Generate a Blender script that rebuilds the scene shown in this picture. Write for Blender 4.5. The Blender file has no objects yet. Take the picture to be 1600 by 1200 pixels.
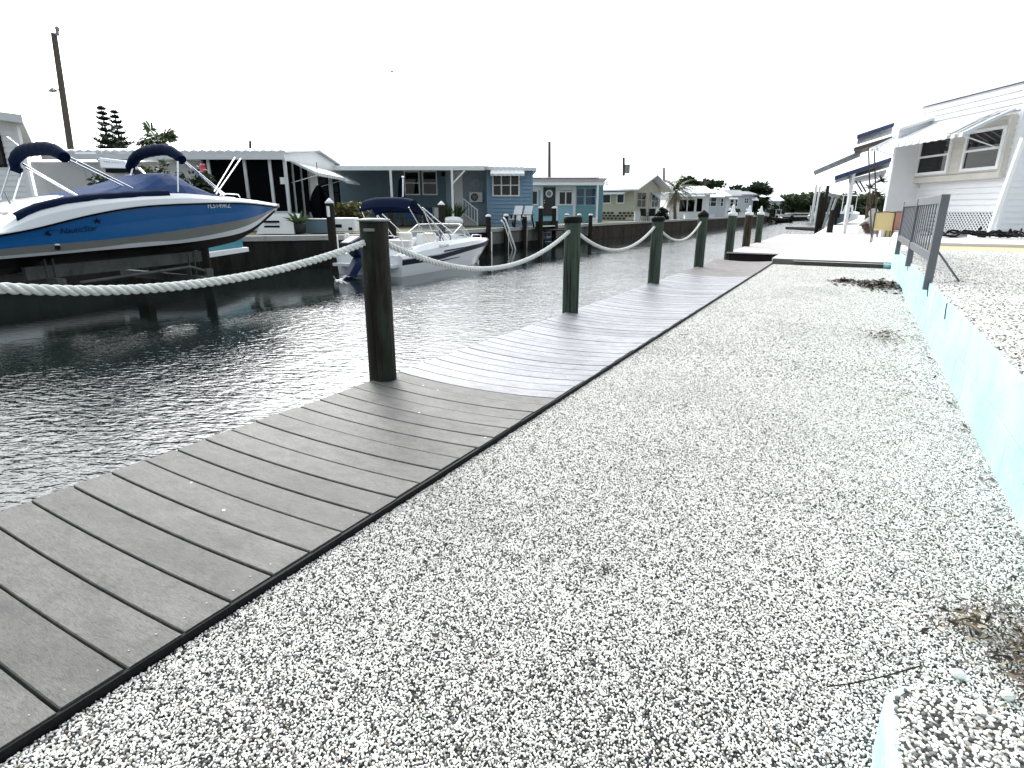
import bpy, math, random
from mathutils import Vector, Matrix
R = random.Random(7)
C = bpy.context.scene.collection
rad = math.radians
# ---------------------------------------------------------------- survey of the place (metres)
CAMH, PITCH, YAW, FPX = 1.08, rad(16.7), rad(29.66), 900.0
cP, sP, cY, sY = math.cos(PITCH), math.sin(PITCH), math.cos(YAW), math.sin(YAW)
WATER, BANK = -0.72, 0.30          # water level, far bank level (deck = 0)
def ray(u, v):
    d, e = (u-800)/FPX, (600-v)/FPX
    return d, cP+e*sP, -sP+e*cP                      # right, forward, up
def W(r, f, z=0.0): return (r*cY-f*sY, r*sY+f*cY, z)   # lot frame -> world
def RF(x, y): return (x*cY+y*sY, -x*sY+y*cY)
def at(u, v, X=None, Y=None, Z=None):
    d, h, z = ray(u, v); x, y = d*cY-h*sY, d*sY+h*cY
    t = X/x if X is not None else (Y/y if Y is not None else (Z-CAMH)/z)
    return (x*t, y*t, CAMH+z*t)
def atf(u, v, f):
    d, h, z = ray(u, v); t = f/h
    return (d*t, f, CAMH+z*t)
def zf(v, f): return atf(800, v, f)[2]
def rf_(u, v, f): return atf(u, v, f)[0]
def atr(u, v, r):
    d, h, z = ray(u, v); t = r/d
    return (r, h*t, CAMH+z*t)
# ---------------------------------------------------------------- mesh building
class MB:
    def __init__(s): s.v=[]; s.f=[]; s.m=[]; s.sm=[]
    def add(s, vs, fs, m=0, smooth=False):
        o=len(s.v); s.v += [tuple(p) for p in vs]
        for f in fs: s.f.append(tuple(i+o for i in f)); s.m.append(m); s.sm.append(smooth)
        return s
    def quad(s, a,b,c,d, m=0): return s.add([a,b,c,d],[(0,1,2,3)],m)
    def box(s, x0,x1,y0,y1,z0,z1, m=0):
        if x0>x1: x0,x1=x1,x0
        if y0>y1: y0,y1=y1,y0
        if z0>z1: z0,z1=z1,z0
        v=[(x,y,z) for z in (z0,z1) for x,y in ((x0,y0),(x1,y0),(x1,y1),(x0,y1))]
        return s.add(v,[(3,2,1,0),(4,5,6,7),(0,1,5,4),(1,2,6,5),(2,3,7,6),(3,0,4,7)],m)
    def hexa(s, p, m=0):       # 8 points, bottom 4 (ccw) then top 4
        return s.add(p,[(3,2,1,0),(4,5,6,7),(0,1,5,4),(1,2,6,5),(2,3,7,6),(3,0,4,7)],m)
    def bar(s, a, b, w, h=None, up=(0,0,1), m=0):
        h=h or w; a,b=Vector(a),Vector(b); d=(b-a).normalized(); up=Vector(up)
        if abs(d.dot(up))>.98: up=Vector((0,1,0)) if abs(d.y)<.9 else Vector((1,0,0))
        x=d.cross(up).normalized()*w/2; y=x.cross(d).normalized()*h/2
        return s.hexa([a-x-y,a+x-y,b+x-y,b-x-y,a-x+y,a+x+y,b+x+y,b-x+y],m)
    def tube(s, pts, r, n=8, m=0, cap=True, smooth=True):
        P=[Vector(p) for p in pts]; k=len(P); rr=r if isinstance(r,(list,tuple)) else [r]*k
        t0=(P[1]-P[0]).normalized(); nrm=t0.orthogonal().normalized(); vs=[]
        for i,p in enumerate(P):
            t=(P[min(i+1,k-1)]-P[max(i-1,0)])
            t=t.normalized() if t.length>1e-9 else t0
            nrm=(nrm-t*nrm.dot(t)); nrm=nrm.normalized() if nrm.length>1e-6 else t.orthogonal().normalized()
            b=t.cross(nrm)
            for j in range(n):
                a=2*math.pi*j/n; vs.append(p+(nrm*math.cos(a)+b*math.sin(a))*rr[i])
        fs=[(i*n+j,i*n+(j+1)%n,(i+1)*n+(j+1)%n,(i+1)*n+j) for i in range(k-1) for j in range(n)]
        s.add(vs,fs,m,smooth)
        if cap:
            s.add([vs[j] for j in range(n)],[tuple(range(n-1,-1,-1))],m)
            s.add([vs[(k-1)*n+j] for j in range(n)],[tuple(range(n))],m)
        return s
    def lathe(s, c, prof, n=20, m=0, smooth=True):
        vs=[]; k=len(prof)
        for r,z in prof:
            for j in range(n):
                a=2*math.pi*j/n; vs.append((c[0]+r*math.cos(a),c[1]+r*math.sin(a),c[2]+z))
        fs=[(i*n+j,i*n+(j+1)%n,(i+1)*n+(j+1)%n,(i+1)*n+j) for i in range(k-1) for j in range(n)]
        s.add(vs,fs,m,smooth)
        s.add([vs[(k-1)*n+j] for j in range(n)],[tuple(range(n))],m)
        s.add([vs[j] for j in range(n)],[tuple(range(n-1,-1,-1))],m)
        return s
    def grid(s, rows, m=0, smooth=True):
        n=len(rows[0]); vs=[p for r in rows for p in r]
        fs=[(i*n+j,i*n+j+1,(i+1)*n+j+1,(i+1)*n+j) for i in range(len(rows)-1) for j in range(n-1)]
        return s.add(vs,fs,m,smooth)
    def ell(s, c, r, m=0, n=12, k=8, smooth=True):
        rows=[]
        for i in range(k+1):
            a=math.pi*i/k
            rows.append([(c[0]+r[0]*math.sin(a)*math.cos(2*math.pi*j/n),c[1]+r[1]*math.sin(a)*math.sin(2*math.pi*j/n),c[2]-r[2]*math.cos(a)) for j in range(n+1)])
        return s.grid(rows,m,smooth)
    def prism(s, poly, ext, m=0):   # poly of 3-D points, extruded by vector
        n=len(poly); e=Vector(ext); top=[Vector(p)+e for p in poly]
        return s.add([Vector(p) for p in poly]+top,[tuple(range(n-1,-1,-1)),tuple(range(n,2*n))]+[(i,(i+1)%n,n+(i+1)%n,n+i) for i in range(n)],m)
ORG={}
def thing(name, label, cat, org=(0,0,0), lot=False, yaw=0.0, group=None, frame='auto'):
    o=bpy.data.objects.new(name,None); C.objects.link(o); o.empty_display_size=.2
    if lot: o.location=W(*org); o.rotation_euler=(0,0,YAW+yaw)
    else: o.location=org; o.rotation_euler=(0,0,yaw)
    o['label']=label; o['category']=cat
    if group: o['group']=group
    ORG[o.name]=Vector(org) if frame=='auto' else Vector((0,0,0))
    return o
def part(name, mb, mats, parent=None, label=None, bevel=0, org=None):
    if not isinstance(mats,(list,tuple)): mats=[mats]
    O=ORG.get(parent.name) if parent else Vector(org or (0,0,0))
    me=bpy.data.meshes.new(name); me.from_pydata([tuple(Vector(p)-O) for p in mb.v],[],mb.f)
    for m in mats: me.materials.append(m)
    me.polygons.foreach_set('material_index',mb.m); me.polygons.foreach_set('use_smooth',mb.sm); me.update()
    o=bpy.data.objects.new(name,me); C.objects.link(o); ORG[o.name]=O
    if parent: o.parent=parent
    elif org: o.location=org
    if label: o['label']=label
    if bevel:
        b=o.modifiers.new('b','BEVEL'); b.width=bevel; b.segments=2; b.limit_method='ANGLE'; b.angle_limit=rad(40)
    return o
def solo(name, label, cat, mb, mats, org=(0,0,0), group=None, kind=None, bevel=0):
    o=part(name,mb,mats,None,None,bevel); o.location=org; o['label']=label
    if kind: o['kind']=kind
    if cat: o['category']=cat
    if group: o['group']=group
    return o
def struct(name, mb, mats, label=None):
    o=part(name,mb,mats); o['kind']='structure'
    if label: o['label']=label
    return o
def dup(root, loc, rotz=None, label=None, group=None, scale=None):
    r=root.copy(); C.objects.link(r); r.location=loc
    if rotz is not None: r.rotation_euler=(0,0,rotz)
    if label: r['label']=label
    if group: r['group']=group
    if scale: r.scale=scale
    for ch in list(root.children):
        c=ch.copy(); C.objects.link(c); c.parent=r
        for g in list(ch.children):
            d=g.copy(); C.objects.link(d); d.parent=c
    return r
def text_mb(body, size, o, ux, uy, mb=None, m=0, shear=0, lift=.004, bold=0):
    cu=bpy.data.curves.new('t','FONT'); cu.body=body; cu.size=size; cu.shear=shear; cu.offset=bold; cu.resolution_u=3
    ob=bpy.data.objects.new('t',cu); C.objects.link(ob); bpy.context.view_layer.update()
    me=bpy.data.meshes.new_from_object(ob.evaluated_get(bpy.context.evaluated_depsgraph_get()))
    mb=mb or MB(); o,ux,uy=Vector(o),Vector(ux).normalized(),Vector(uy).normalized(); nz=ux.cross(uy)
    mb.add([o+ux*v.co.x+uy*v.co.y+nz*lift for v in me.vertices],[tuple(p.vertices) for p in me.polygons],m)
    bpy.data.objects.remove(ob); bpy.data.meshes.remove(me); bpy.data.curves.remove(cu)
    return mb
# ---------------------------------------------------------------- materials
def nodes(name):
    m=bpy.data.materials.new(name); m.use_nodes=True; nt=m.node_tree
    return m,nt,nt.nodes['Principled BSDF']
def N(nt,t,**k):
    n=nt.nodes.new(t)
    for a,b in k.items():
        if a in n.inputs: n.inputs[a].default_value=b
        else: setattr(n,a,b)
    return n
def coords(nt, scale=(1,1,1), kind='Object', rot=(0,0,0)):
    tc=N(nt,'ShaderNodeTexCoord'); mp=N(nt,'ShaderNodeMapping'); mp.inputs['Scale'].default_value=scale; mp.inputs['Rotation'].default_value=rot
    nt.links.new(tc.outputs[kind],mp.inputs['Vector']); return mp.outputs[0]
def noise(nt, vec, scale, detail=4, rough=.6, dist=0):
    n=N(nt,'ShaderNodeTexNoise'); n.inputs['Scale'].default_value=scale; n.inputs['Detail'].default_value=detail
    n.inputs['Roughness'].default_value=rough; n.inputs['Distortion'].default_value=dist
    nt.links.new(vec,n.inputs['Vector']); return n.outputs['Fac']
def ramp(nt, fac, stops, interp='LINEAR'):
    r=N(nt,'ShaderNodeValToRGB'); cr=r.color_ramp; cr.interpolation=interp
    while len(cr.elements)<len(stops): cr.elements.new(.5)
    for el,(p,c) in zip(cr.elements,stops):
        el.position=p; el.color=(c,c,c,1) if isinstance(c,(int,float)) else (*c,1)
    nt.links.new(fac,r.inputs[0]); return r.outputs[0]
def mix(nt, fac, a, b, mode='MIX'):
    n=N(nt,'ShaderNodeMix',data_type='RGBA',blend_type=mode)
    for s,i in ((fac,0),(a,6),(b,7)):
        if hasattr(s,'node'): nt.links.new(s,n.inputs[i])
        else: n.inputs[i].default_value=s if i==0 else (*s,1)
    return n.outputs[2]
def bump(nt, bs, h, strength, dist=.01, prev=None):
    b=N(nt,'ShaderNodeBump'); b.inputs['Strength'].default_value=strength; b.inputs['Distance'].default_value=dist
    nt.links.new(h,b.inputs['Height'])
    if prev is not None: nt.links.new(prev,b.inputs['Normal'])
    if bs is not None: nt.links.new(b.outputs[0],bs.inputs['Normal'])
    return b.outputs[0]
def mul(c,k): return tuple(min(1,x*k) for x in c)
def M(name, col, rough=.6, var=.2, sc=6, stretch=(1,1,1), bmp=.1, metal=0, spec=.5, dirt=None, coat=0):
    if rough>=.58 and spec>.12: spec=.12
    m,nt,b=nodes(name); v=coords(nt,stretch)
    n1=noise(nt,v,sc,5); n2=noise(nt,v,sc*7,4)
    c=ramp(nt,n1,[(.3,mul(col,1-var)),(.7,mul(col,1+var*.5))])
    c=mix(nt,.3,c,ramp(nt,n2,[(.35,mul(col,1-var)),(.65,mul(col,1+var))]))
    if dirt:
        dc,lo,hi,ds=dirt; d=noise(nt,coords(nt,(1,1,.25)),ds,6,.7); c=mix(nt,ramp(nt,d,[(lo,0),(hi,1)]),c,dc)
    nt.links.new(c,b.inputs['Base Color']); b.inputs['Roughness'].default_value=rough
    b.inputs['Metallic'].default_value=metal; b.inputs['Specular IOR Level'].default_value=spec
    if coat: b.inputs['Coat Weight'].default_value=coat; b.inputs['Coat Roughness'].default_value=.06
    if bmp: bump(nt,b,n2,bmp,.01)
    return m
# ---------------------------------------------------------------- palette
WHITE=M('white_paint',(.78,.79,.80),.45,.06,3,bmp=.03,dirt=((.45,.45,.42),.62,.9,2))
WHITE2=M('white_vinyl',(.74,.75,.77),.5,.05,2,bmp=.02)
ALU=M('aluminium_sheet',(.62,.64,.66),.4,.08,5,bmp=.03,metal=.25)
CHROME=M('polished_tube',(.8,.8,.82),.15,.03,5,bmp=0,metal=1)
GALV=M('galvanised_steel',(.22,.235,.24),.5,.25,8,bmp=.08,metal=.5,dirt=((.12,.09,.06),.6,.85,5))
GREYBLUE=M('blue_grey_siding',(.135,.195,.24),.6,.1,3,bmp=.04)
BLUEROOM=M('powder_blue_siding',(.19,.31,.43),.55,.08,3,bmp=.04)
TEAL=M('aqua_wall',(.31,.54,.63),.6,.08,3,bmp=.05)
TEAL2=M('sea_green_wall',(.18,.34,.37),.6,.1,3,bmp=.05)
CREAM=M('cream_siding',(.47,.44,.35),.6,.08,3,bmp=.05)
DARK=M('dark_screen',(.004,.0045,.006),.9,.3,10,bmp=0,spec=.02)
GLASS=M('window_glass',(.004,.006,.008),.04,.2,2,bmp=0,spec=.35)
BLACK=M('black_rubber',(.008,.008,.009),.6,.3,12,bmp=.1,spec=.2)
CONC=M('concrete',(.42,.41,.39),.85,.15,3,bmp=.25,dirt=((.16,.15,.13),.55,.85,1.5))
SLABE=M('dark_slab_edge',(.13,.125,.115),.85,.25,4,bmp=.2)  # darker tone for the thin strip on the slab's front face
SLABC=M('pale_concrete',(.66,.65,.63),.85,.10,2,bmp=.2,dirt=((.42,.38,.30),.60,.88,1.2))
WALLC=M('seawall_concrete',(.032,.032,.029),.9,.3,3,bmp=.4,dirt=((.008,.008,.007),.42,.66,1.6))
DOCKW=M('pale_dock_board',(.44,.415,.41),.7,.12,4,(.4,3,1),.15)
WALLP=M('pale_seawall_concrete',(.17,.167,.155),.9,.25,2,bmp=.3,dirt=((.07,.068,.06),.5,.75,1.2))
BLOCK=M('block_seawall',(.07,.055,.042),.9,.3,5,bmp=.4,dirt=((.02,.018,.015),.45,.7,2))
PVC=M('pvc_pipe',(.72,.73,.72),.4,.08,5,bmp=.02,dirt=((.3,.3,.24),.6,.85,4))
CANVASN=M('navy_canvas',(.003,.010,.035),.85,.25,20,bmp=.25,spec=.08)
CANVASB=M('skylit_canvas',(.003,.032,.12),.8,.2,6,bmp=.3,spec=.12)  # navy cover canvas; the brighter sky-lit top is put into the colour
HULLB=M('blue_gelcoat',(.002,.095,.29),.25,.05,2,bmp=0,coat=.12,spec=.3)
HULLW=M('white_gelcoat',(.76,.77,.79),.22,.04,2,bmp=0,coat=.4)
HULLG=M('grey_gelcoat',(.19,.19,.178),.3,.08,2,bmp=0,coat=.2)
HULLK=M('black_bottom_paint',(.003,.0032,.0035),.7,.4,4,bmp=.05,spec=.03)
HULLN=M('navy_gelcoat',(.003,.004,.024),.4,.05,2,bmp=0,spec=.15)
SEAT=M('cream_vinyl_seat',(.68,.66,.62),.5,.06,8,bmp=.05)
ENGB=M('navy_cowling',(.008,.022,.07),.45,.1,4,bmp=0,spec=.25)
TEALP=M('teal_liner',(.03,.20,.26),.5,.2,3,bmp=.05)
TERRA=M('dark_planter',(.03,.035,.035),.6,.2,5)
BARK=M('palm_bark',(.16,.12,.09),.9,.4,8,(1,1,3),.5)
UPOLE=M('pole_timber',(.10,.085,.075),.9,.3,5,(2,2,.3),.3)
PILING=M('weathered_piling',(.028,.024,.02),.9,.4,6,(2,2,.3),.5)
TANM=M('tan_sling',(.62,.50,.26),.7,.08,20,bmp=.15)
PINKM=M('dusty_pink_sling',(.46,.24,.22),.7,.08,20,bmp=.15)
BRONZE=M('bronze_tube',(.05,.035,.025),.45,.1,8,bmp=0)
FENCEG=M('grey_fence_metal',(.115,.125,.14),.55,.18,12,(1,1,.3),.1,dirt=((.25,.25,.25),.68,.9,9))
FASCIA=M('beige_fascia',(.13,.118,.12),.7,.15,5,(.3,1,1),.1)
NAVYR=M('navy_roof_edge',(.02,.04,.11),.5,.1,4)
STONEV=None
def leafmat(name,a,b,tr=.35):
    m,nt,bs=nodes(name); g=N(nt,'ShaderNodeNewGeometry')
    c=ramp(nt,g.outputs['Random Per Island'],[(0,a),(1,b)])
    nt.links.new(c,bs.inputs['Base Color']); bs.inputs['Roughness'].default_value=.5
    t=N(nt,'ShaderNodeBsdfTranslucent'); nt.links.new(c,t.inputs['Color'])
    mx=N(nt,'ShaderNodeMixShader'); mx.inputs[0].default_value=tr
    nt.links.new(bs.outputs[0],mx.inputs[1]); nt.links.new(t.outputs[0],mx.inputs[2])
    nt.links.new(mx.outputs[0],nt.nodes['Material Output'].inputs['Surface']); return m
LIFTM=M('dirty_lift_steel',(.10,.105,.10),.7,.3,6,bmp=.1,dirt=((.03,.025,.02),.5,.8,4))
LEAF=leafmat('hedge_leaf',(.012,.03,.010),(.07,.09,.02))
LEAFD=leafmat('dark_leaf',(.008,.02,.010),(.03,.055,.02))
PALML=leafmat('palm_leaf',(.025,.05,.018),(.09,.13,.05))
DEADL=leafmat('dead_frond',(.09,.07,.05),(.2,.17,.12))
PINEL=leafmat('pine_needle',(.012,.025,.018),(.03,.05,.03),.15)
MANG=leafmat('mangrove_leaf',(.010,.022,.007),(.04,.065,.018))
SOFFIT=M('shaded_soffit',(.15,.17,.195),.6,.1,4,bmp=.02)  # canopy sheets darkened, underside shade put into the colour
CEIL=M('shaded_pale_soffit',(.36,.38,.40),.6,.1,4,bmp=.02)  # paler sheets, with the same underside shade in the colour
PINKF=leafmat('pink_petal',(.5,.08,.12),(.7,.2,.25))

DRYLEAF=leafmat('dry_leaf',(.006,.004,.003),(.075,.042,.02),.1)
DRYPALE=leafmat('straw',(.10,.08,.045),(.34,.28,.18),.1)
# wood of the near posts
def postmat(name, base, green, gcut, dark):
    m,nt,b=nodes(name); v=coords(nt,(1,1,.055)); v2=coords(nt,(1,1,.25))
    g=noise(nt,v,24,6,.72,.6); big=noise(nt,v2,5,4)
    c=ramp(nt,g,[(.32,mul(base,.2)),(.5,base),(.68,mul(base,2.2))])
    c=mix(nt,ramp(nt,big,[(gcut,0),(gcut+.2,1)]),c,mix(nt,.75,c,green))
    crack=noise(nt,coords(nt,(1,1,.03)),34,3,.5,1)
    c=mix(nt,ramp(nt,crack,[(.36,1),(.42,0)]),c,dark)
    nt.links.new(c,b.inputs['Base Color']); b.inputs['Roughness'].default_value=.85; b.inputs['Specular IOR Level'].default_value=.25
    bump(nt,b,g,.6,.012); return m
POSTD=postmat('dark_treated_post',(.017,.013,.010),(.032,.052,.034),.5,(.006,.005,.004))
POSTG=postmat('green_treated_post',(.045,.055,.042),(.055,.08,.058),.36,(.012,.012,.010))
POSTB=postmat('brown_treated_post',(.045,.032,.022),(.05,.065,.045),.6,(.01,.008,.006))
# deck boards: composite, embossed grain, specks
def deckmat(name, a, b_, rough):
    m,nt,bs=nodes(name); g=N(nt,'ShaderNodeNewGeometry'); rnd=g.outputs['Random Per Island']
    tc=N(nt,'ShaderNodeTexCoord'); ad=N(nt,'ShaderNodeVectorMath',operation='ADD'); cm=N(nt,'ShaderNodeCombineXYZ')
    sc=N(nt,'ShaderNodeMath',operation='MULTIPLY'); sc.inputs[1].default_value=37.0; nt.links.new(rnd,sc.inputs[0])
    nt.links.new(sc.outputs[0],cm.inputs[0]); nt.links.new(sc.outputs[0],cm.inputs[2])
    nt.links.new(tc.outputs['Object'],ad.inputs[0]); nt.links.new(cm.outputs[0],ad.inputs[1]); v=ad.outputs[0]
    def st(s):
        mp=N(nt,'ShaderNodeMapping'); mp.inputs['Scale'].default_value=s; nt.links.new(v,mp.inputs[0]); return mp.outputs[0]
    blot=noise(nt,st((1.4,2.6,1)),5,6,.65,.4); grain=noise(nt,st((1,5.5,1)),26,5,.72,1.6); fine=noise(nt,st((1,2,1)),160,3)
    c=ramp(nt,rnd,[(0,a),(1,b_)])
    c=mix(nt,.85,c,ramp(nt,blot,[(.30,.50),(.50,1.0),(.72,1.4)]),'MULTIPLY')
    c=mix(nt,.9,c,ramp(nt,grain,[(.36,.45),(.50,1.0),(.66,1.35)]),'MULTIPLY')
    c=mix(nt,.5,c,ramp(nt,fine,[(.3,.8),(.7,1.15)]),'MULTIPLY')
    vo=N(nt,'ShaderNodeTexVoronoi'); vo.inputs['Scale'].default_value=9; nt.links.new(st((1,1,1)),vo.inputs['Vector'])
    sel=N(nt,'ShaderNodeSeparateColor'); nt.links.new(vo.outputs['Color'],sel.inputs[0])
    a1=ramp(nt,vo.outputs['Distance'],[(.045,1),(.06,0)]); a2=ramp(nt,sel.outputs[0],[(.80,0),(.81,1)])
    mm=N(nt,'ShaderNodeMath',operation='MULTIPLY'); nt.links.new(a1,mm.inputs[0]); nt.links.new(a2,mm.inputs[1])
    c=mix(nt,mm.outputs[0],c,(.75,.75,.72))
    nt.links.new(c,bs.inputs['Base Color']); bs.inputs['Roughness'].default_value=rough; bs.inputs['Specular IOR Level'].default_value=.5
    bump(nt,bs,grain,.35,.004,bump(nt,None,fine,.2,.002)); return m
DECK1=deckmat('taupe_composite_board',(.066,.063,.058),(.106,.100,.092),.62)
DECK2=deckmat('silver_composite_board',(.16,.16,.178),(.235,.235,.26),.42)
DECK3=deckmat('mauve_composite_board',(.135,.115,.113),(.155,.135,.132),.6)
# rope
m,nt,b=nodes('white_rope'); v=coords(nt); n=noise(nt,v,260,3); n2=noise(nt,v,9,4)
c=mix(nt,ramp(nt,n2,[(.35,0),(.75,.55)]),(.66,.66,.63),(.40,.42,.38)); c=mix(nt,.3,c,ramp(nt,n,[(.3,.3),(.7,.9)]))
nt.links.new(c,b.inputs['Base Color']); b.inputs['Roughness'].default_value=.8; bump(nt,b,n,.5,.003); ROPE=m
# pebbles and pebble ground
m,nt,b=nodes('pebble'); oi=N(nt,'ShaderNodeObjectInfo'); tc=N(nt,'ShaderNodeTexCoord')
c=ramp(nt,oi.outputs['Random'],[(0,(.88,.855,.81)),(.42,(.82,.795,.75)),(.62,(.66,.635,.595)),(.73,(.38,.37,.35)),(.83,(.17,.167,.163)),(.92,(.06,.06,.062)),(.985,(.34,.27,.19))],'CONSTANT')
pn=noise(nt,tc.outputs['Object'],2.2,3); c=mix(nt,.5,c,ramp(nt,pn,[(.3,.7),(.65,1.0)]),'MULTIPLY'); gp=N(nt,'ShaderNodeNewGeometry'); pv=noise(nt,gp.outputs['Position'],.9,5,.6); c=mix(nt,1.0,c,ramp(nt,pv,[(.32,(.84,.84,.83)),(.52,(1,1,1))]),'MULTIPLY')
nt.links.new(c,b.inputs['Base Color']); b.inputs['Roughness'].default_value=.6; b.inputs['Specular IOR Level'].default_value=.35; PEB=m
def gravelmat(name, stain=True, gapd=.05):
    m,nt,b=nodes(name); v=coords(nt)
    vo=N(nt,'ShaderNodeTexVoronoi'); vo.inputs['Scale'].default_value=78; nt.links.new(v,vo.inputs['Vector'])
    sel=N(nt,'ShaderNodeSeparateColor'); nt.links.new(vo.outputs['Color'],sel.inputs[0])
    c=ramp(nt,sel.outputs[0],[(0,(.87,.85,.81)),(.40,(.80,.78,.745)),(.60,(.60,.58,.555)),(.74,(.33,.32,.30)),(.85,(.15,.15,.14)),(.94,(.07,.07,.07))],'CONSTANT')
    c=mix(nt,ramp(nt,vo.outputs['Distance'],[(.45,0),(.75,1)]),c,(gapd,gapd,gapd))
    big=noise(nt,v,.9,5,.6)
    if stain: c=mix(nt,ramp(nt,big,[(.56,0),(.70,.5)]),c,(.45,.40,.28))
    nt.links.new(c,b.inputs['Base Color']); b.inputs['Roughness'].default_value=.75
    h=ramp(nt,vo.outputs['Distance'],[(.1,1),(.7,0)]); bump(nt,b,h,.8,.006); return m
GRAVEL=gravelmat('pebble_ground'); 
BED=M('grout_bed',(.06,.058,.055),.9,.3,30,bmp=.3)
# aqua painted block wall, the paint flaking here and there
m,nt,b=nodes('aqua_masonry_paint'); v=coords(nt); n1=noise(nt,v,2.2,5,.6); n2=noise(nt,v,24,4,.7); n3=noise(nt,v,60,3)
c=ramp(nt,n1,[(.3,(.32,.60,.64)),(.7,(.49,.70,.73))]); c=mix(nt,ramp(nt,n2,[(.58,0),(.70,.55)]),c,(.70,.79,.79)); c=mix(nt,ramp(nt,n2,[(.27,1),(.32,0)]),c,(.08,.17,.19))
nt.links.new(c,b.inputs['Base Color']); b.inputs['Roughness'].default_value=.6; bump(nt,b,n3,.35,.006); AQUA=m
# water
m,nt,b=nodes('canal_water'); v=coords(nt); b.inputs['Base Color'].default_value=(.006,.011,.010,1); b.inputs['Roughness'].default_value=.06
b.inputs['IOR'].default_value=1.45; b.inputs['Specular IOR Level'].default_value=1.0
tcw=N(nt,'ShaderNodeTexCoord'); mpw=N(nt,'ShaderNodeMapping',vector_type='TEXTURE'); mpw.inputs['Rotation'].default_value=(0,0,YAW-.12); mpw.inputs['Scale'].default_value=(1.9,1,1); nt.links.new(tcw.outputs['Object'],mpw.inputs[0]); rp=mpw.outputs[0]
w1=noise(nt,rp,13.5,2,.5,.35); w2=noise(nt,rp,30,2,.5,.5); w3=noise(nt,coords(nt,(1,.6,1)),1.6,2)
sx=N(nt,'ShaderNodeSeparateXYZ'); nt.links.new(v,sx.inputs[0])
mr=N(nt,'ShaderNodeMapRange'); wob=N(nt,'ShaderNodeMath',operation='MULTIPLY_ADD'); nt.links.new(noise(nt,v,.5,4),wob.inputs[0]); wob.inputs[1].default_value=2.2; wa=N(nt,'ShaderNodeMath',operation='ADD'); wa.inputs[1].default_value=-1.1; nt.links.new(sx.outputs[0],wa.inputs[0]); nt.links.new(wa.outputs[0],wob.inputs[2]); nt.links.new(wob.outputs[0],mr.inputs[0]); mr.inputs[1].default_value=-9.9; mr.inputs[2].default_value=-8.3; mr.inputs[3].default_value=.07; mr.inputs[4].default_value=1.0
pt=noise(nt,v,.22,3); 
ma=N(nt,'ShaderNodeMath',operation='MULTIPLY_ADD'); nt.links.new(ramp(nt,pt,[(.3,.5),(.7,1.2)]),ma.inputs[0]); nt.links.new(mr.outputs[0],ma.inputs[1]); ma.inputs[2].default_value=0
hh=N(nt,'ShaderNodeMath',operation='MULTIPLY_ADD'); nt.links.new(w2,hh.inputs[0]); hh.inputs[1].default_value=.24; nt.links.new(w1,hh.inputs[2])
h3=N(nt,'ShaderNodeMath',operation='MULTIPLY_ADD'); nt.links.new(w3,h3.inputs[0]); h3.inputs[1].default_value=.9; nt.links.new(hh.outputs[0],h3.inputs[2])
hm=N(nt,'ShaderNodeMath',operation='MULTIPLY'); nt.links.new(h3.outputs[0],hm.inputs[0]); nt.links.new(ma.outputs[0],hm.inputs[1])
bump(nt,b,hm.outputs[0],1.0,.020); WATERM=m
GRASS=M('sandy_lawn',(.20,.19,.13),.95,.3,8,bmp=.4)
SAND=M('tan_sand',(.55,.44,.28),.95,.2,8,bmp=.4)
BEDM=M('canal_bed',(.05,.05,.04),.95,.2,2)
# ---------------------------------------------------------------- camera, light, sky
sc=bpy.context.scene
cam=bpy.data.cameras.new('camera'); cam.sensor_width=36; cam.lens=FPX/1600*36; cam.clip_end=4000; cam.clip_start=.05
co=bpy.data.objects.new('camera',cam); C.objects.link(co); co.location=(0,0,CAMH); co.rotation_euler=(rad(90)-PITCH,0,YAW); sc.camera=co
SUN_EL, SUN_AZ = rad(36), rad(-48)      # azimuth from +Y, negative towards -X
sd=Vector((math.sin(SUN_AZ)*math.cos(SUN_EL),math.cos(SUN_AZ)*math.cos(SUN_EL),math.sin(SUN_EL)))
sl=bpy.data.lights.new('sun','SUN'); sl.energy=1.1; sl.angle=rad(12); sl.color=(1,.985,.96)
so=bpy.data.objects.new('sun',sl); C.objects.link(so); so.rotation_euler=sd.to_track_quat('Z','Y').to_euler(); so.location=(0,0,30)
wd=bpy.data.worlds.new('World'); sc.world=wd; wd.use_nodes=True; nt=wd.node_tree; bg=nt.nodes['Background']
sk=N(nt,'ShaderNodeTexSky',sky_type='NISHITA',sun_disc=False); sk.sun_elevation=SUN_EL; sk.sun_rotation=SUN_AZ; sk.dust_density=2.5; sk.air_density=1.0
tc=N(nt,'ShaderNodeTexCoord'); mp=N(nt,'ShaderNodeMapping'); mp.inputs['Scale'].default_value=(1,1,3.2); nt.links.new(tc.outputs['Generated'],mp.inputs[0])
cl=noise(nt,mp.outputs[0],1.7,7,.58,.3)
cf=ramp(nt,cl,[(.34,.80),(.52,.97)])
cloud=ramp(nt,noise(nt,mp.outputs[0],3.1,5,.6),[(.44,(.62,.76,.86)),(.66,(1,.985,.965))])
cm=N(nt,'ShaderNodeVectorMath',operation='SCALE'); nt.links.new(cloud,cm.inputs[0]); cm.inputs['Scale'].default_value=5.8
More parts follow.
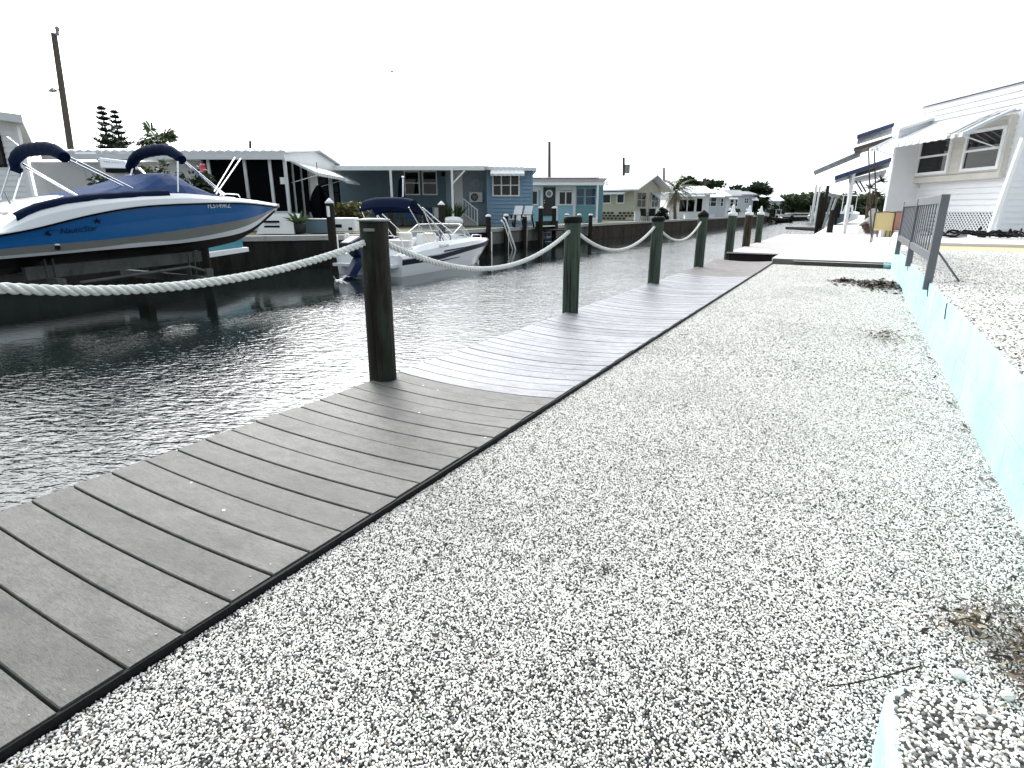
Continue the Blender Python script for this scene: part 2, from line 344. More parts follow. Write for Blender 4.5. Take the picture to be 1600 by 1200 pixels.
# bright cloud around the veiled sun
dt=N(nt,'ShaderNodeVectorMath',operation='DOT_PRODUCT'); nt.links.new(tc.outputs['Generated'],dt.inputs[0]); dt.inputs[1].default_value=tuple(sd)
gl0=ramp(nt,dt.outputs['Value'],[(.28,0),(.74,.17),(.93,.36),(1,1)],'EASE')
gm=N(nt,'ShaderNodeVectorMath',operation='SCALE'); nt.links.new(gl0,gm.inputs[0]); gm.inputs['Scale'].default_value=50
ga=N(nt,'ShaderNodeVectorMath',operation='ADD'); nt.links.new(mix(nt,cf,sk.outputs[0],cm.outputs[0]),ga.inputs[0]); nt.links.new(gm.outputs[0],ga.inputs[1])
nt.links.new(ga.outputs[0],bg.inputs['Color']); bg.inputs['Strength'].default_value=.12
sc.view_settings.view_transform='Standard'; sc.view_settings.look='None'; sc.view_settings.exposure=.56; sc.view_settings.gamma=1
sc.render.engine='CYCLES'; sc.cycles.max_bounces=6; sc.cycles.use_denoising=True
# ---------------------------------------------------------------- the setting
g=MB(); S=1800
g.quad((-S,-S,-2.2),(S,-S,-2.2),(S,S,-2.2),(-S,S,-2.2)); struct('ground',g,BEDM,'dark bed below the canal reaching the horizon')
g=MB(); g.quad((-19,-30,WATER),(-1.0,-30,WATER),(-1.0,205,WATER),(-19,205,WATER)); struct('water',g,WATERM,'rippled grey-green canal water')
bank=[(-17,-30),(-17,12.3),(-14.75,15.2),(-14.75,205)]
def flat(name,poly,z,mat,lab): 
    g=MB(); g.add([(x,y,z) for x,y in poly],[tuple(range(len(poly)))]); struct(name,g,mat,lab)
flat('lawn',[(-17.3,-30),(-17.3,12.4),(-15.05,15.3),(-15.05,205),(-S,205),(-S,-30)],BANK-.03,GRASS,'sandy yard ground behind the far seawall')
flat('far_shore',[(-S,201),(S,201),(S,S),(-S,S)],BANK-.05,GRASS,'low land beyond the end of the canal')
flat('side_yard',[(-1.0,13.9),(S,13.9),(S,201),(-1.0,201)],.06,SLABC,'pale ground beside the neighbouring homes')
# far seawall: cap, wall panels and a stained foot
def run(mb, poly, off0, off1, z0, z1, m=0):
    P=[Vector((x,y,0)) for x,y in poly]; L=[]
    for i,p in enumerate(P):
        a=(P[i]-P[i-1]).normalized() if i else (P[1]-P[0]).normalized(); b=(P[i+1]-P[i]).normalized() if i<len(P)-1 else a
        t=(a+b).normalized(); n=Vector((t.y,-t.x,0))/max(.3,t.dot(a)); L.append((p+n*off0,p+n*off1))
    for (a0,a1),(b0,b1) in zip(L,L[1:]):
        mb.hexa([(a0.x,a0.y,z0),(b0.x,b0.y,z0),(b1.x,b1.y,z0),(a1.x,a1.y,z0),(a0.x,a0.y,z1),(b0.x,b0.y,z1),(b1.x,b1.y,z1),(a1.x,a1.y,z1)][::1],m)
t=thing('seawall','concrete seawall and cap along the far bank of the canal','seawall')
bank1=[(-17,-30),(-17,12.3),(-14.75,15.2),(-14.75,23.8)]; bank2=[(-14.75,23.8),(-14.75,205)]
mb=MB(); run(mb,bank1,-.35,.06,BANK-.16,BANK+.01); run(mb,bank2,-.35,.06,BANK-.16,BANK+.01); part('cap',mb,CONC,t,bevel=.015)
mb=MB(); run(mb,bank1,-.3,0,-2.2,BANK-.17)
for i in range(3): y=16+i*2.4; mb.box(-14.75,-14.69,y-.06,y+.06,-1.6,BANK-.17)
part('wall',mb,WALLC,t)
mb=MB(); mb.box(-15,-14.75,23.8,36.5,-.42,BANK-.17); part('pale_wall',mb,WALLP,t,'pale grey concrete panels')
mb=MB(); mb.box(-15,-14.74,23.8,36.5,-2.2,-.424); part('tide_band',mb,WALLC,t,'dark wet foot of the wall')
mb=MB(); 
for k in range(5):
    z1=BANK-.17-k*.2
    for i in range(121):
        y0=36.55+i*.41+(.2 if k%2 else 0)
        if y0<86: mb.box(-14.95,-14.74+R.uniform(-.015,.012),y0,y0+.40,z1-.192,z1)
mb.box(-15,-14.78,36.5,205,-2.2,BANK-.17); part('block_course',mb,BLOCK,t,'stained brown block courses')
# near seawall under the dock, gravel strip, terrace, slabs
t=thing('dock_seawall','dark seawall under the plank walkway and neighbour slab','seawall')
mb=MB(); mb.box(-1.40,-1.25,-4,14.0,-2.2,-.06); mb.box(-1.40,-1.2,14.0,60,-2.2,-.06); part('wall',mb,WALLC,t)
GZ=-.03
flat('gravel_bed',[(-1.395,-3),(.80,-3),(.86,14.0),(-1.395,14.0)],GZ-.004,BED,'walkway ground of white and grey pebbles')
def wx(y): return .672+.0085*y      # face of the aqua block wall
TZ=.404
flat('terrace_bed',[(wx(-3)+.032,-3),(9,-3),(9,13.2),(wx(13.2)+.032,13.2)],TZ,GRAVEL,'raised pebble terrace behind the aqua wall')
g=MB(); g.prism([(wx(13.2)+.15,13.2,0),(60,13.2,0),(60,15.0,0),(wx(15)+.15,15.0,0)],(0,0,TZ-.01)); struct('sand_strip',g,SAND,'strip of tan sand and straw in front of the white slab')
g=MB(); g.prism([(wx(15)+.15,15.0,-.02),(60,15.0,-.02),(60,60,-.02),(3.6,60,-.02),(wx(15)+.15,18.6,-.02)],(0,0,TZ+.07)); struct('house_pad',g,SLABC,'white concrete pad in front of the white house')
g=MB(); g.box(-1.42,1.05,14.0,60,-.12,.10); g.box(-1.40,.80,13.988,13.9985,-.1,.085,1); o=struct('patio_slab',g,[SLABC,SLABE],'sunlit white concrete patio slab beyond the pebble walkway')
b_=o.modifiers.new('b','BEVEL'); b_.width=.012; b_.segments=2
def pebbles(name, poly, z, dmin, rmean, seed, label):
    me=bpy.data.meshes.new(name); me.from_pydata([(x,y,z) for x,y in poly],[],[tuple(range(len(poly)))]); me.materials.append(PEB)
    o=bpy.data.objects.new(name,me); C.objects.link(o); o['kind']='stuff'; o['label']=label
    ng=bpy.data.node_groups.new(name,'GeometryNodeTree')
    ng.interface.new_socket('Geometry',in_out='INPUT',socket_type='NodeSocketGeometry'); ng.interface.new_socket('Geometry',in_out='OUTPUT',socket_type='NodeSocketGeometry')
    nn=ng.nodes; L=ng.links.new; gi=nn.new('NodeGroupInput'); go=nn.new('NodeGroupOutput')
    d=nn.new('GeometryNodeDistributePointsOnFaces'); d.distribute_method='POISSON'; d.inputs['Distance Min'].default_value=dmin; d.inputs['Density Max'].default_value=1.6/(dmin*dmin); d.inputs['Seed'].default_value=seed
    ico=nn.new('GeometryNodeMeshIcoSphere'); ico.inputs['Radius'].default_value=rmean; ico.inputs['Subdivisions'].default_value=1
    ss=nn.new('GeometryNodeSetShadeSmooth'); ss.inputs['Shade Smooth'].default_value=False; L(ico.outputs[0],ss.inputs[0]); sm=nn.new('GeometryNodeSetMaterial'); sm.inputs['Material'].default_value=PEB; L(ss.outputs[0],sm.inputs[0])
    rs=nn.new('FunctionNodeRandomValue'); rs.data_type='FLOAT_VECTOR'; rs.inputs[0].default_value=(.6,.5,.4); rs.inputs[1].default_value=(1.75,1.2,1.0); rs.inputs['Seed'].default_value=seed+1
    rr=nn.new('FunctionNodeRandomValue'); rr.data_type='FLOAT_VECTOR'; rr.inputs[0].default_value=(-.45,-.45,0); rr.inputs[1].default_value=(.45,.45,6.28); rr.inputs['Seed'].default_value=seed+2
    ip=nn.new('GeometryNodeInstanceOnPoints'); L(gi.outputs[0],d.inputs[0]); L(d.outputs[0],ip.inputs['Points']); L(sm.outputs[0],ip.inputs['Instance'])
    L(rs.outputs[0],ip.inputs['Scale']); L(rr.outputs[0],ip.inputs['Rotation']); L(ip.outputs[0],go.inputs[0])
    md=o.modifiers.new('pebbles','NODES'); md.node_group=ng; return o
pebbles('pebble_ground_cover',[(-1.39,.15),(-.4,.62),(.67,.7),(.715,4.2),(-1.39,4.2)],GZ+.001,.0044,.0035,3,'loose white and grey pebbles of the walkway')
pebbles('pebble_ground_cover',[(-1.39,4.2),(.715,4.2),(.79,13.98),(-1.39,13.98)],GZ+.001,.0066,.0051,5,'pale pebbles of the far walkway')
pebbles('terrace_pebbles',[(wx(2.2)+.034,2.2),(5.5,4.5),(6.5,13.1),(wx(13.1)+.034,13.1)],TZ+.002,.0110,.0082,8,'white pebbles covering the raised terrace')
# aqua retaining wall: two block courses
t=thing('retaining_wall','low aqua painted block wall between the walkway and the terrace','wall')
for k in range(2):
    mb=MB(); z0=GZ-.1 if k==0 else .178; z1=.174 if k==0 else .40
    off=0 if k==0 else .012
    y=-1.0+(.2 if k else 0)
    while y<14.6:
        y1=min(y+.3965,14.6); j=R.uniform(-.0015,.0015)
        mb.hexa([(wx(y)+off+j,y,z0),(wx(y)+.2,y,z0),(wx(y1)+.2,y1,z0),(wx(y1)+off+j,y1,z0),(wx(y)+off+j,y,z1),(wx(y)+.2,y,z1),(wx(y1)+.2,y1,z1),(wx(y1)+off+j,y1,z1)]); y+=.4
    part('block_course',mb,AQUA,t)
mb=MB()
for y,dy in ((5.55,.06),(7.02,.10),(2.85,.05),(9.9,.03)): 
    mb.tube([(wx(y)+.03,y,.403),(wx(y)+.006,y,.39),(wx(y)+.005,y-dy*.4,.34),(wx(y)+.006,y-dy,.28)],.004,5)
part('crack',mb,BLACK,t)
mb=MB(); mb.tube([(.67,13.95,.03),(.80,13.97,.03)],.045,14); mb.tube([(.665,13.95,.03),(.675,13.951,.03)],.052,14); solo('drain_pipe','round aqua pipe end poking from the wall corner','pipe',mb,AQUA)
# step block with aqua side and pebble top
t=thing('step_block','low rounded step with aqua painted side and pebble top','step',(0,0,0))
poly=[(.185,.2),(.195,1.12)]+[(.275-.08*math.cos(a),1.19+.09*math.sin(a)) for a in [i*.26 for i in range(1,6)]]+[(.36,1.285),(.66,1.265),(.66,.2)]
mb=MB(); mb.prism([(x,y,GZ-.03) for x,y in poly],(0,0,.185)); part('painted_side',mb,AQUA,t,bevel=.018)
tb=MB(); tb.add([(x+.02 if x<.3 else x,y-.01 if y>1 else y,GZ+.157) for x,y in poly],[tuple(range(len(poly)))]); part('top_bed',tb,BED,t)
pb=pebbles('pebble_top',[(x+.015 if x<.3 else x,y-.010 if y>1 else y) for x,y in poly],GZ+.158,.0060,.0048,11,'white and grey pebble top'); pb.parent=t
# ---------------------------------------------------------------- plank walkway over the water
t=thing('plank_walkway','grey composite plank walkway along the seawall over the water','dock')
mb=MB(); y=-1.2; k=0; BW=.1375; GAP=.0075; X0,X1=-2.63,-1.405
def sag(x,y): 
    s=(x-X0)/(X1-X0); q=max(0,min(1,(y-1.4)/2.2)); q=q*q*(3-2*q); return -(.017+.017*q)*4*s*(1-s)
while y<14.35:
    m=0 if y<2.88 else (1 if y<10.75 else 2)
    j=R.uniform(-.0015,.0015); dx=R.uniform(-.006,.006); n=14; y1=y+BW; gp=GAP if y<10.75 else .0015
    if k in (29,30) : m=1
    top=[]; 
    for i in range(n+1):
        x=X0+dx+(X1-X0)*i/n; z=sag(x,y)+j
        for (yy,zz) in ((y,z-.024),(y,z-.003),(y+.003,z),(y1-.003,z),(y1,z-.003),(y1,z-.024)): top.append((x,yy,zz))
    fs=[(i*6+q,(i+1)*6+q,(i+1)*6+q+1,i*6+q+1) for i in range(n) for q in range(5)]+[(i*6+5,(i+1)*6+5,(i+1)*6,i*6) for i in range(n)]+[(5,4,3,2,1,0),tuple(n*6+q for q in range(6))]
    mb.add(top,[f[::-1] for f in fs],m); y+=BW+gp; k+=1
part('decking',mb,[DECK1,DECK2,DECK3],t)
mb=MB(); mb.box(-2.56,-2.5,-1.2,14.3,-.26,-.045); mb.box(-1.55,-1.5,-1.2,14.3,-.26,-.045); part('stringer',mb,PILING,t)
mb=MB(); mb.box(-1.4035,-1.393,-1.2,14.3,-.075,-.0045); part('edge_trim',mb,BLACK,t)
mb=MB()
yy=-1.2+BW/2
while yy<10.5:
    for x in (X0+.07,X1-.05):
        for q in (-.035,.035): mb.lathe((x+R.uniform(-.01,.01),yy+q,sag(x,yy)),[(.003,-.001),(.0026,.0008)],8)
    yy+=BW+GAP
part('deck_screw',mb,GALV,t)
# ---------------------------------------------------------------- posts and rope
def post(name,label,x,y,z0,z1,r,mat,cap,group,lean=(0,0)):
    t=thing(name,label,'post',(x,y,z0),group=group)
    mb=MB(); n=26; rows=[]; H=z1-z0; ks=18
    ph=[R.uniform(0,6.3) for _ in range(5)]
    for i in range(ks+1):
        z=z0+H*i/ks; row=[]
        for j in range(n+1):
            a=2*math.pi*j/n
            rr=r*(1+.022*math.sin(3*a+ph[0])+.018*math.sin(5*a+ph[1]+.25*i)+.012*math.sin(9*a+ph[2])+.01*math.sin(i*.7+ph[3]))*(1.02-.03*i/ks)
            row.append((x+lean[0]*i/ks+rr*math.cos(a),y+lean[1]*i/ks+rr*math.sin(a),z))
        rows.append(row)
    mb.grid(rows); mb.add(rows[-1][:n],[tuple(range(n))]); part('shaft',mb,mat,t)
    cx,cy=x+lean[0],y+lean[1]; mb=MB()
    if cap=='flat': mb.lathe((cx,cy,z1-.055),[(r+.004,0),(r+.012,.003),(r+.012,.058),(r+.004,.066),(r*.3,.07)],28); part('cap',mb,BLACK,t)
    if cap=='disc': mb.lathe((cx,cy,z1),[(r+.012,0),(r+.015,.004),(r+.012,.012),(r*.6,.018)],28); part('cap',mb,GALV,t)
    if cap=='cone': mb.lathe((cx,cy,z1-.05),[(r+.004,0),(r+.012,.003),(r+.012,.06),(r*.4,.115),(.01,.135)],28); part('cap',mb,BLACK,t)
    if cap=='light':
        mb.lathe((cx,cy,z1-.05),[(r+.006,0),(r+.012,.004),(r+.012,.06),(r+.002,.075),(r*.5,.08)],24); part('cap',mb,WHITE,t)
        l=MB(); l.lathe((cx,cy,z1+.03),[(.062,0),(.062,.03),(.05,.05),(.035,.12),(.028,.17),(.006,.20)],12); l.ell((cx-.07,cy,z1+.10),(.035,.03,.03)); part('solar_light',l,WHITE,t)
    return t
GP='posts along the walkway edge'
pts=[(.35,'dark',1.06),(2.83,'dark',1.02),(5.93,'g',1.015),(9.1,'g',.985),(12.3,'g',1.02)]
labs=['dark wooden post at the near end of the rope','nearest dark brown mooring post with a metal disc cap','green tinged post with a flat black cap, second along the walkway','green tinged post with a flat black cap, third along the walkway','green tinged post with a pointed black cap at the far walkway end']
for i,(y,k,z1) in enumerate(pts):
    if i==0: continue
    p=post('mooring_post',labs[i],-2.62,y,-1.9,z1,.089 if i<4 else .095,POSTD if k=='dark' else POSTG,['disc','disc','flat','flat','cone'][i],GP,((.0,.0),(.01,-.0),(0,0),(.02,0),(.01,0))[i])
    if i==1:
        mb=MB(); a=rad(-62)
        mb.bar((-2.62+.092*math.cos(a)-.03,2.83+.092*math.sin(a)-.015,z1-.05),(-2.62+.092*math.cos(a)+.03,2.83+.092*math.sin(a)+.015,z1-.05),.012,.018); part('name_plate',mb,GALV,p)
def rope(y0,z0,y1,z1,sagd,vert,label,x=-2.62):
    n=int((y1-y0)/.012); P=[]
    for i in range(n+1):
        s=i/n; 
        if s<vert: q=1-(s/vert); z=zmin_(z0,sagd)+ (z0-zmin_(z0,sagd))*q*q
        else: q=(s-vert)/(1-vert); z=zmin_(z0,sagd)+(z1-zmin_(z0,sagd))*q*q
        P.append(Vector((x+.006*math.sin(s*5),y0+(y1-y0)*s,z)))
    mb=MB(); nr=Vector((1,0,0)); D=0; S3=[[],[],[]]
    for i,p in enumerate(P):
        t=(P[min(i+1,n)]-P[max(i-1,0)]).normalized(); b=t.cross(nr).normalized(); D+= (p-P[i-1]).length if i else 0
        for k in range(3):
            a=2*math.pi*(D/.115+k/3); S3[k].append(p+(nr*math.cos(a)+b*math.sin(a))*.0112)
    for k in range(3): mb.tube(S3[k][::2] if (y0>5) else S3[k],.0108,8)
    solo('rope',label,'rope',mb,ROPE,group='rope spans between the walkway posts')
def zmin_(z0,s): return z0-s
rope(.35,.96,2.77,.895,.205,.50,'thick white twisted rope in front of the blue boat')
rope(2.90,.895,5.86,.875,.285,.50,'white twisted rope sagging in front of the white moored boat')
rope(6.0,.875,9.03,.85,.285,.50,'white rope sagging between the two flat capped green posts')
rope(9.17,.85,12.23,.88,.27,.50,'farthest white rope ending at the pointed cap post')
# neighbour dock with three white capped posts
t=thing('neighbour_dock','pale plank dock with dark fascia beyond the walkway','dock',(0,0,0))
mb=MB(); y=15.75
while y<30: mb.box(-2.68,-1.43,y,y+.138,.055,.082); y+=.143
part('decking',mb,DOCKW,t)
mb=MB(); mb.box(-2.62,-1.45,15.80,15.84,-.24,.05); mb.box(-2.62,-2.58,15.84,30,-.24,.05); part('fascia',mb,PILING,t)
mb=MB(); mb.box(-2.55,-2.35,16.2,16.4,-1.9,.05); mb.box(-1.9,-1.7,16.2,16.4,-1.9,.05); part('pile',mb,PILING,t)
for y,l,m in ((15.95,'nearest','g'),(18.7,'middle','b'),(21.2,'farthest','g')):
    post('dock_post',f'{l} of the three posts with white cap and light on the neighbour dock',-2.66,y,-1.9,1.02,.105,POSTG if m=='g' else POSTB,'light','white capped posts of the neighbour dock')
# ---------------------------------------------------------------- blue boat on its lift
BX,BW2,YS,YB=-12.0,1.22,3.35,9.80
def hw(y):
    s=max(0,min(1,(y-YS)/(YB-YS)))
    return BW2*(1 if s<.48 else max(0,1-((s-.48)/.52)**2.5))
def side(u,v,k=1.0):
    y=6
    for _ in range(14): p=at(u,v,X=BX+k*hw(y)); y=.5*y+.5*p[1]
    return p[1],p[2]
def curve(pts,k=1.0):
    L=sorted(side(u,v,k) for u,v in pts)
    def f(y):
        if y<=L[0][0]: (a,za),(b,zb)=L[0],L[1]
        elif y>=L[-1][0]: return L[-1][1]
        else:
            for (a,za),(b,zb) in zip(L,L[1:]):
                if a<=y<=b: break
        t=(y-a)/(b-a) if b>a else 0
        return za+(zb-za)*t
    return lambda y:(f(y-.35)+f(y-.15)+2*f(y)+f(y+.15)+f(y+.35))/6 if y<YB-.5 else f(y)
top=curve([(0,357),(25,338),(50,324),(100,314),(150,308),(207,304.5),(260,302),(290,301.5),(335,307),(380,310.5),(428,318)],.94)
wb=curve([(0,368),(50,360),(100,346),(150,334),(207,324),(260,320),(290,319),(335,317.5),(380,317.5),(428,323)])
bg_=curve([(0,389.5),(50,384),(100,380),(150,376),(207,370),(260,362.5),(320,353.5),(350,348),(385,342),(405,337),(427,325)],.985)
gw=curve([(0,400.5),(50,396),(100,392),(150,387.5),(207,380),(240,376.5),(275,377),(335,366),(380,355.5),(403,345),(426,327)],.96)
wk=curve([(0,405),(100,396.5),(150,391.5),(207,387),(290,379.5),(335,373),(380,364),(403,352),(425,329)],.93)
kl=sorted((at(u,v,X=BX)[1:]) for u,v in [(0,430),(50,423),(100,416),(150,411),(207,406),(260,397.5),(290,394.6),(335,385.6),(370,377),(395,362),(415,345),(429,325)])
def keel(y):
    if y<=kl[0][0]: return kl[0][1]
    for (a,za),(b,zb) in zip(kl,kl[1:]):
        if a<=y<=b: return za+(zb-za)*(y-a)/(b-a)
    return kl[-1][1]
boat=thing('blue_boat','blue and white bowrider with navy bimini tops raised on a boat lift','boat',(BX,6.5,.2))
ST=[YS+(YB-YS)*(i/44) for i in range(45)]
mb=MB()
def sect(y):
    w=hw(y); a,b,c,d,e=wb(y),bg_(y),gw(y),wk(y),top(y)
    k=keel(y); d=max(d,k+.01); c=max(c,d+.005); b=max(b,c+.005); a=max(a,b+.01); e=max(e,a+.02)
    return [(w*.80,e-.005),(w*.94,e),(w*1.0,e-(e-a)*.45),(w*1.015,a+.03),(w*1.015,a+.004),(w,a),(w*.99,(a+b)/2),(w*.985,b),(w*.96,c),(w*.93,d),(w*.5,(d*.5+k*.5)-.02),(0,k)]
rows=[sect(y) for y in ST]
mats=[0,0,0,0,0,1,1,2,0,3,3]
for sgn in (1,-1):
    for q in range(11):
        g=[[(BX+sgn*r[q][0],y,r[q][1]),(BX+sgn*r[q+1][0],y,r[q+1][1])] for r,y in zip(rows,ST)]
        mb.grid(g if sgn>0 else [x[::-1] for x in g],mats[q])
r0=rows[0]; tr=[(BX+p[0],YS,p[1]) for p in r0]+[(BX-p[0],YS,p[1]) for p in r0[::-1]]
mb.add(tr,[tuple(range(len(tr)))],0)
part('hull',mb,[HULLW,HULLB,HULLG,HULLK],boat)
mb=MB(); g=[]
for y,r in zip(ST,rows):
    w=r[0][0]; e=r[0][1]; g.append([(BX+w*(1-2*j/8),y,e+.07*(1-(1-2*j/8)**2)*min(1,w)) for j in range(9)])
mb.grid(g); part('deck',mb,HULLW,boat)
mb=MB(); mb.tube([(BX+hw(y)*1.018,y,wb(y)) for y in ST[:-1]],.014,6); mb.tube([(BX-hw(y)*1.018,y,wb(y)) for y in ST[:-1]],.014,6); part('rub_rail',mb,HULLK,boat)
# canvas over the cockpit and windscreen
def bp(u,v,dx): return at(u,v,X=BX+dx)
mb=MB(); g=[]
for y,rise,inn in ((4.25,-.02,.90),(4.8,-.01,.92),(5.3,.03,.93),(5.75,.09,.92),(6.2,.18,.88),(6.6,.29,.80),(6.85,.34,.70),(7.05,.30,.70),(7.4,.12,.78),(7.75,.0,.86)):
    w=hw(y)*.93; z=top(y); r_=[]
    for j in range(13):
        q=1-2*j/12; k=min(1,(1-abs(q))/(1-inn*.72)); rr=rise*(k**.8)+.05*(1-q*q)
        r_.append((BX+w*q,y,z+rr+R.uniform(-.008,.008)))
    g.append(r_)
mb.grid(g,0,False); part('cockpit_cover',mb,CANVASB,boat)
mb=MB(); g=[]
for i in range(15):
    y=4.1+i*.17; w=hw(y)*.94; z=top(y); g.append([(BX+w*1.03,y,z-.035+R.uniform(-.012,.012)),(BX+w*1.02,y,z+.03),(BX+w*.93,y,z+.06+R.uniform(-.01,.01)),(BX+w*.85,y,z+.05)])
mb.grid(g); part('cover_skirt',mb,CANVASN,boat)
def bimini(a,b,h,nm,lab):
    a,b=Vector(a),Vector(b); ax=(b-a); mid=[];rd=[]
    for i in range(25):
        s=i/24; q=abs(2*s-1); k=(1-q**3.2)
        p=a+ax*s; p.z=min(a.z,b.z)*0+(a.z+(b.z-a.z)*s)+h*k; mid.append(p); rd.append((.085+.02*k)*(1+.05*math.sin(i*2.1)))
    mb=MB(); mb.tube(mid,rd,12); 
    e=MB(); part(nm,mb,CANVASN,boat,lab); return mid
n1=at(101,246,X=BX+1.12); f1=at(22,252,X=BX-.75)
n2=at(284,250,X=BX+1.10); f2=at(203,262,X=BX-1.05)
bimini(n1,f1,.16,'bimini_roll','rear rolled bimini boot'); bimini(n2,f2,.24,'bimini_roll','forward rolled bimini boot')
mb=MB()
mb.tube([f1,Vector(f1)+Vector((0,0,-.12)),at(34,268,X=BX-.7)],[.08,.085,.05],10); part('boot_end',mb,CANVASN,boat); mb=MB(); mb.tube([f2,at(207,264,X=BX-1.0)],[.09,.08],10); part('boot_end',mb,CANVASN,boat)
mb=MB()
def pole(p,q,r=.014): m_=MB(); m_.tube([p,q],r,6); part('bimini_pole',m_,CHROME,boat)
pole(at(100,241,X=BX+1.0),at(207,294,X=BX+1.0)); pole(at(102,247,X=BX+.7),at(205,297,X=BX+.7))
pole(at(36,256,X=BX-.6),at(121,306,X=BX+1.0),.016); pole(at(40,262,X=BX-.6),at(118,306,X=BX+.9),.012)
pole(at(18,256,X=BX-.8),at(0,312,X=BX-.6)); pole(at(34,270,X=BX-.7),at(19,320,X=BX-.3)); pole(at(8,300,X=BX+.2),at(18,322,X=BX+.2),.018)
pole(at(11,214,X=BX-.9),at(45,240,X=BX-.6),.012)
pole(at(278,252,X=BX+1.08),at(278,301,X=BX+1.08),.018); pole(at(284,248,X=BX+1.05),at(352,304,X=BX+.7)); pole(at(288,254,X=BX+.8),at(350,306,X=BX+.45),.012); pole(at(300,262,X=BX+.9),at(345,303,X=BX+.75),.010)
pole(at(207,263,X=BX-.9),at(203,280,X=BX-.8)); pole(at(214,262,X=BX-.8),at(234,278,X=BX-.4),.02); pole(at(218,262,X=BX-.6),at(230,276,X=BX-.2),.012)
pole(at(376,248,X=BX-1.2),at(338,303,X=BX-.2),.016); pole(at(367,246,X=BX-1.2),at(335,299,X=BX-.3),.014)
mb=MB(); mb.tube([at(344,306,X=BX+.7),at(347,303,X=BX+.7),at(358,303,X=BX+.62),at(372,304,X=BX+.5),at(375,308,X=BX+.45)],.013,6); part('bow_rail',mb,CHROME,boat); mb=MB(); mb.tube([(BX-.65,8.6,top(8.6)+.05),(BX-.6,8.6,top(8.6)+.11),(BX-.5,9.0,top(9)+.10),(BX-.48,9.0,top(9)+.03)],.013,6); part('bow_rail',mb,CHROME,boat)
for u,v in ((384,312),(406,316)): mb=MB(); p=at(u,v,X=BX+hw(side(u,v,.9)[0])*.75); mb.bar(Vector(p)+Vector((-.02,-.07,.02)),Vector(p)+Vector((.02,.07,.02)),.02); mb.box(p[0]-.01,p[0]+.01,p[1]-.03,p[1]+.03,p[2]-.01,p[2]+.015); part('cleat',mb,BLACK,boat)
y,z=side(90,387,.98); mb=MB(); xx=BX+hw(y)*.98; mb.tube([(xx-.02,y,z),(xx+.02,y,z)],.035,14); part('drain_fitting',mb,BLACK,boat)
mb=MB(); mb.ell((xx+.01,y,z+.045),(.012,.04,.015)); part('fitting_lip',mb,WHITE,boat)
mb=MB(); y=YS+.1; z=top(y); 
mb.hexa([(BX-1.0,YS-.55,bg_(y)-.0),(BX+1.0,YS-.55,bg_(y)),(BX+1.1,YS+.02,bg_(y)),(BX-1.1,YS+.02,bg_(y)),(BX-1.0,YS-.55,bg_(y)+.1),(BX+1.0,YS-.55,bg_(y)+.1),(BX+1.1,YS+.02,bg_(y)+.1),(BX-1.1,YS+.02,bg_(y)+.1)]); part('swim_platform',mb,HULLW,boat,bevel=.02)
a=at(2,358,X=BX+.5); b=at(27,328,X=BX+.5)
mb=MB(); mb.box(BX-.9,BX+.72,a[1],b[1]+.05,top(a[1])-.1,b[2]-.02); part('stern_seat',mb,SEAT,boat,bevel=.05)
mb=MB(); mb.box(BX-.85,BX+.75,b[1]+.08,b[1]+.42,top(b[1])-.1,b[2]+.03); part('seat_cover',mb,CANVASN,boat,bevel=.05)
# hull lettering
(ya,za),(yb,zb)=side(91,366,.995),side(170,358,.995)
xs=lambda y:BX+hw(y)*.995
o=(xs(ya)+.004,ya+.02,za); ux=(0,yb-ya,zb-za); L_=math.hypot(yb-ya,zb-za)
tm=text_mb('NauticStar',L_*.168,o,ux,(0,0,1),shear=.3,bold=.0); 
cx=Vector(o)+Vector((0,L_*.76,.19)); st=[]
for i in range(10):
    a=math.pi/2+i*math.pi/5; q=.055 if i%2==0 else .02; st.append((cx[0]+.004,cx[1]+q*math.cos(a)*1.6,cx[2]+q*math.sin(a)))
tm.add(st,[tuple(range(10))]); 
tm.add([(o[0]+.004,ya-.06+.12*math.cos(a),za+.02+.05*math.sin(a)) for a in [i*.6 for i in range(8)]]+[(o[0]+.004,ya-.04+.09*math.cos(a),za+.03+.03*math.sin(a)) for a in [i*.6 for i in range(8)]],[(i,i+1,i+9,i+8) for i in range(7)])
part('hull_lettering',tm,M('dark_chrome_letter',(.004,.008,.022),.6,.1),boat)
(ya,za),(yb,zb)=side(324,325.2,1.0),side(349,324.6,1.0)
tm=text_mb('FL5149RZ',.13,(xs(ya)+.006,ya,za),(xs(yb)-xs(ya),yb-ya,zb-za),(.05,0,1),lift=.008); part('registration_number',tm,WHITE,boat)
# the lift
lift=thing('boat_lift','timber and steel boat lift cradling the blue boat','boat lift',(BX,6.5,WATER))
for X in (-11.15,-12.85):
    mb=MB(); a=at(38,428,X=-11.15); b=at(312,400,X=-11.15); a=(X,a[1],a[2]); b=(X,b[1],b[2])
    mb.bar(a,b,.12,.20); part('bunk_beam',mb,LIFTM,lift)
for u in (72,296):
    p=at(u,412,X=-11.15); mb=MB(); mb.box(-13.6,-10.75,p[1]-.06,p[1]+.06,p[2]-.36,p[2]-.22); mb.box(-11.22,-11.06,p[1]-.05,p[1]-.035,p[2]-.22,p[2]+.2); mb.box(-11.22,-11.06,p[1]+.06,p[1]+.075,p[2]-.22,p[2]+.2); part('cross_beam',mb,LIFTM,lift)
mb=MB(); a=at(125,442,X=-10.85); b=at(298,417,X=-10.85); mb.tube([a,b,at(322,424,X=-10.85)],.03,6); b2=at(322,424,X=-10.85); mb.box(-10.9,-10.8,b2[1]-.02,b2[1]+.12,b2[2]-.14,b2[2]+.05); part('side_rail',mb,LIFTM,lift)
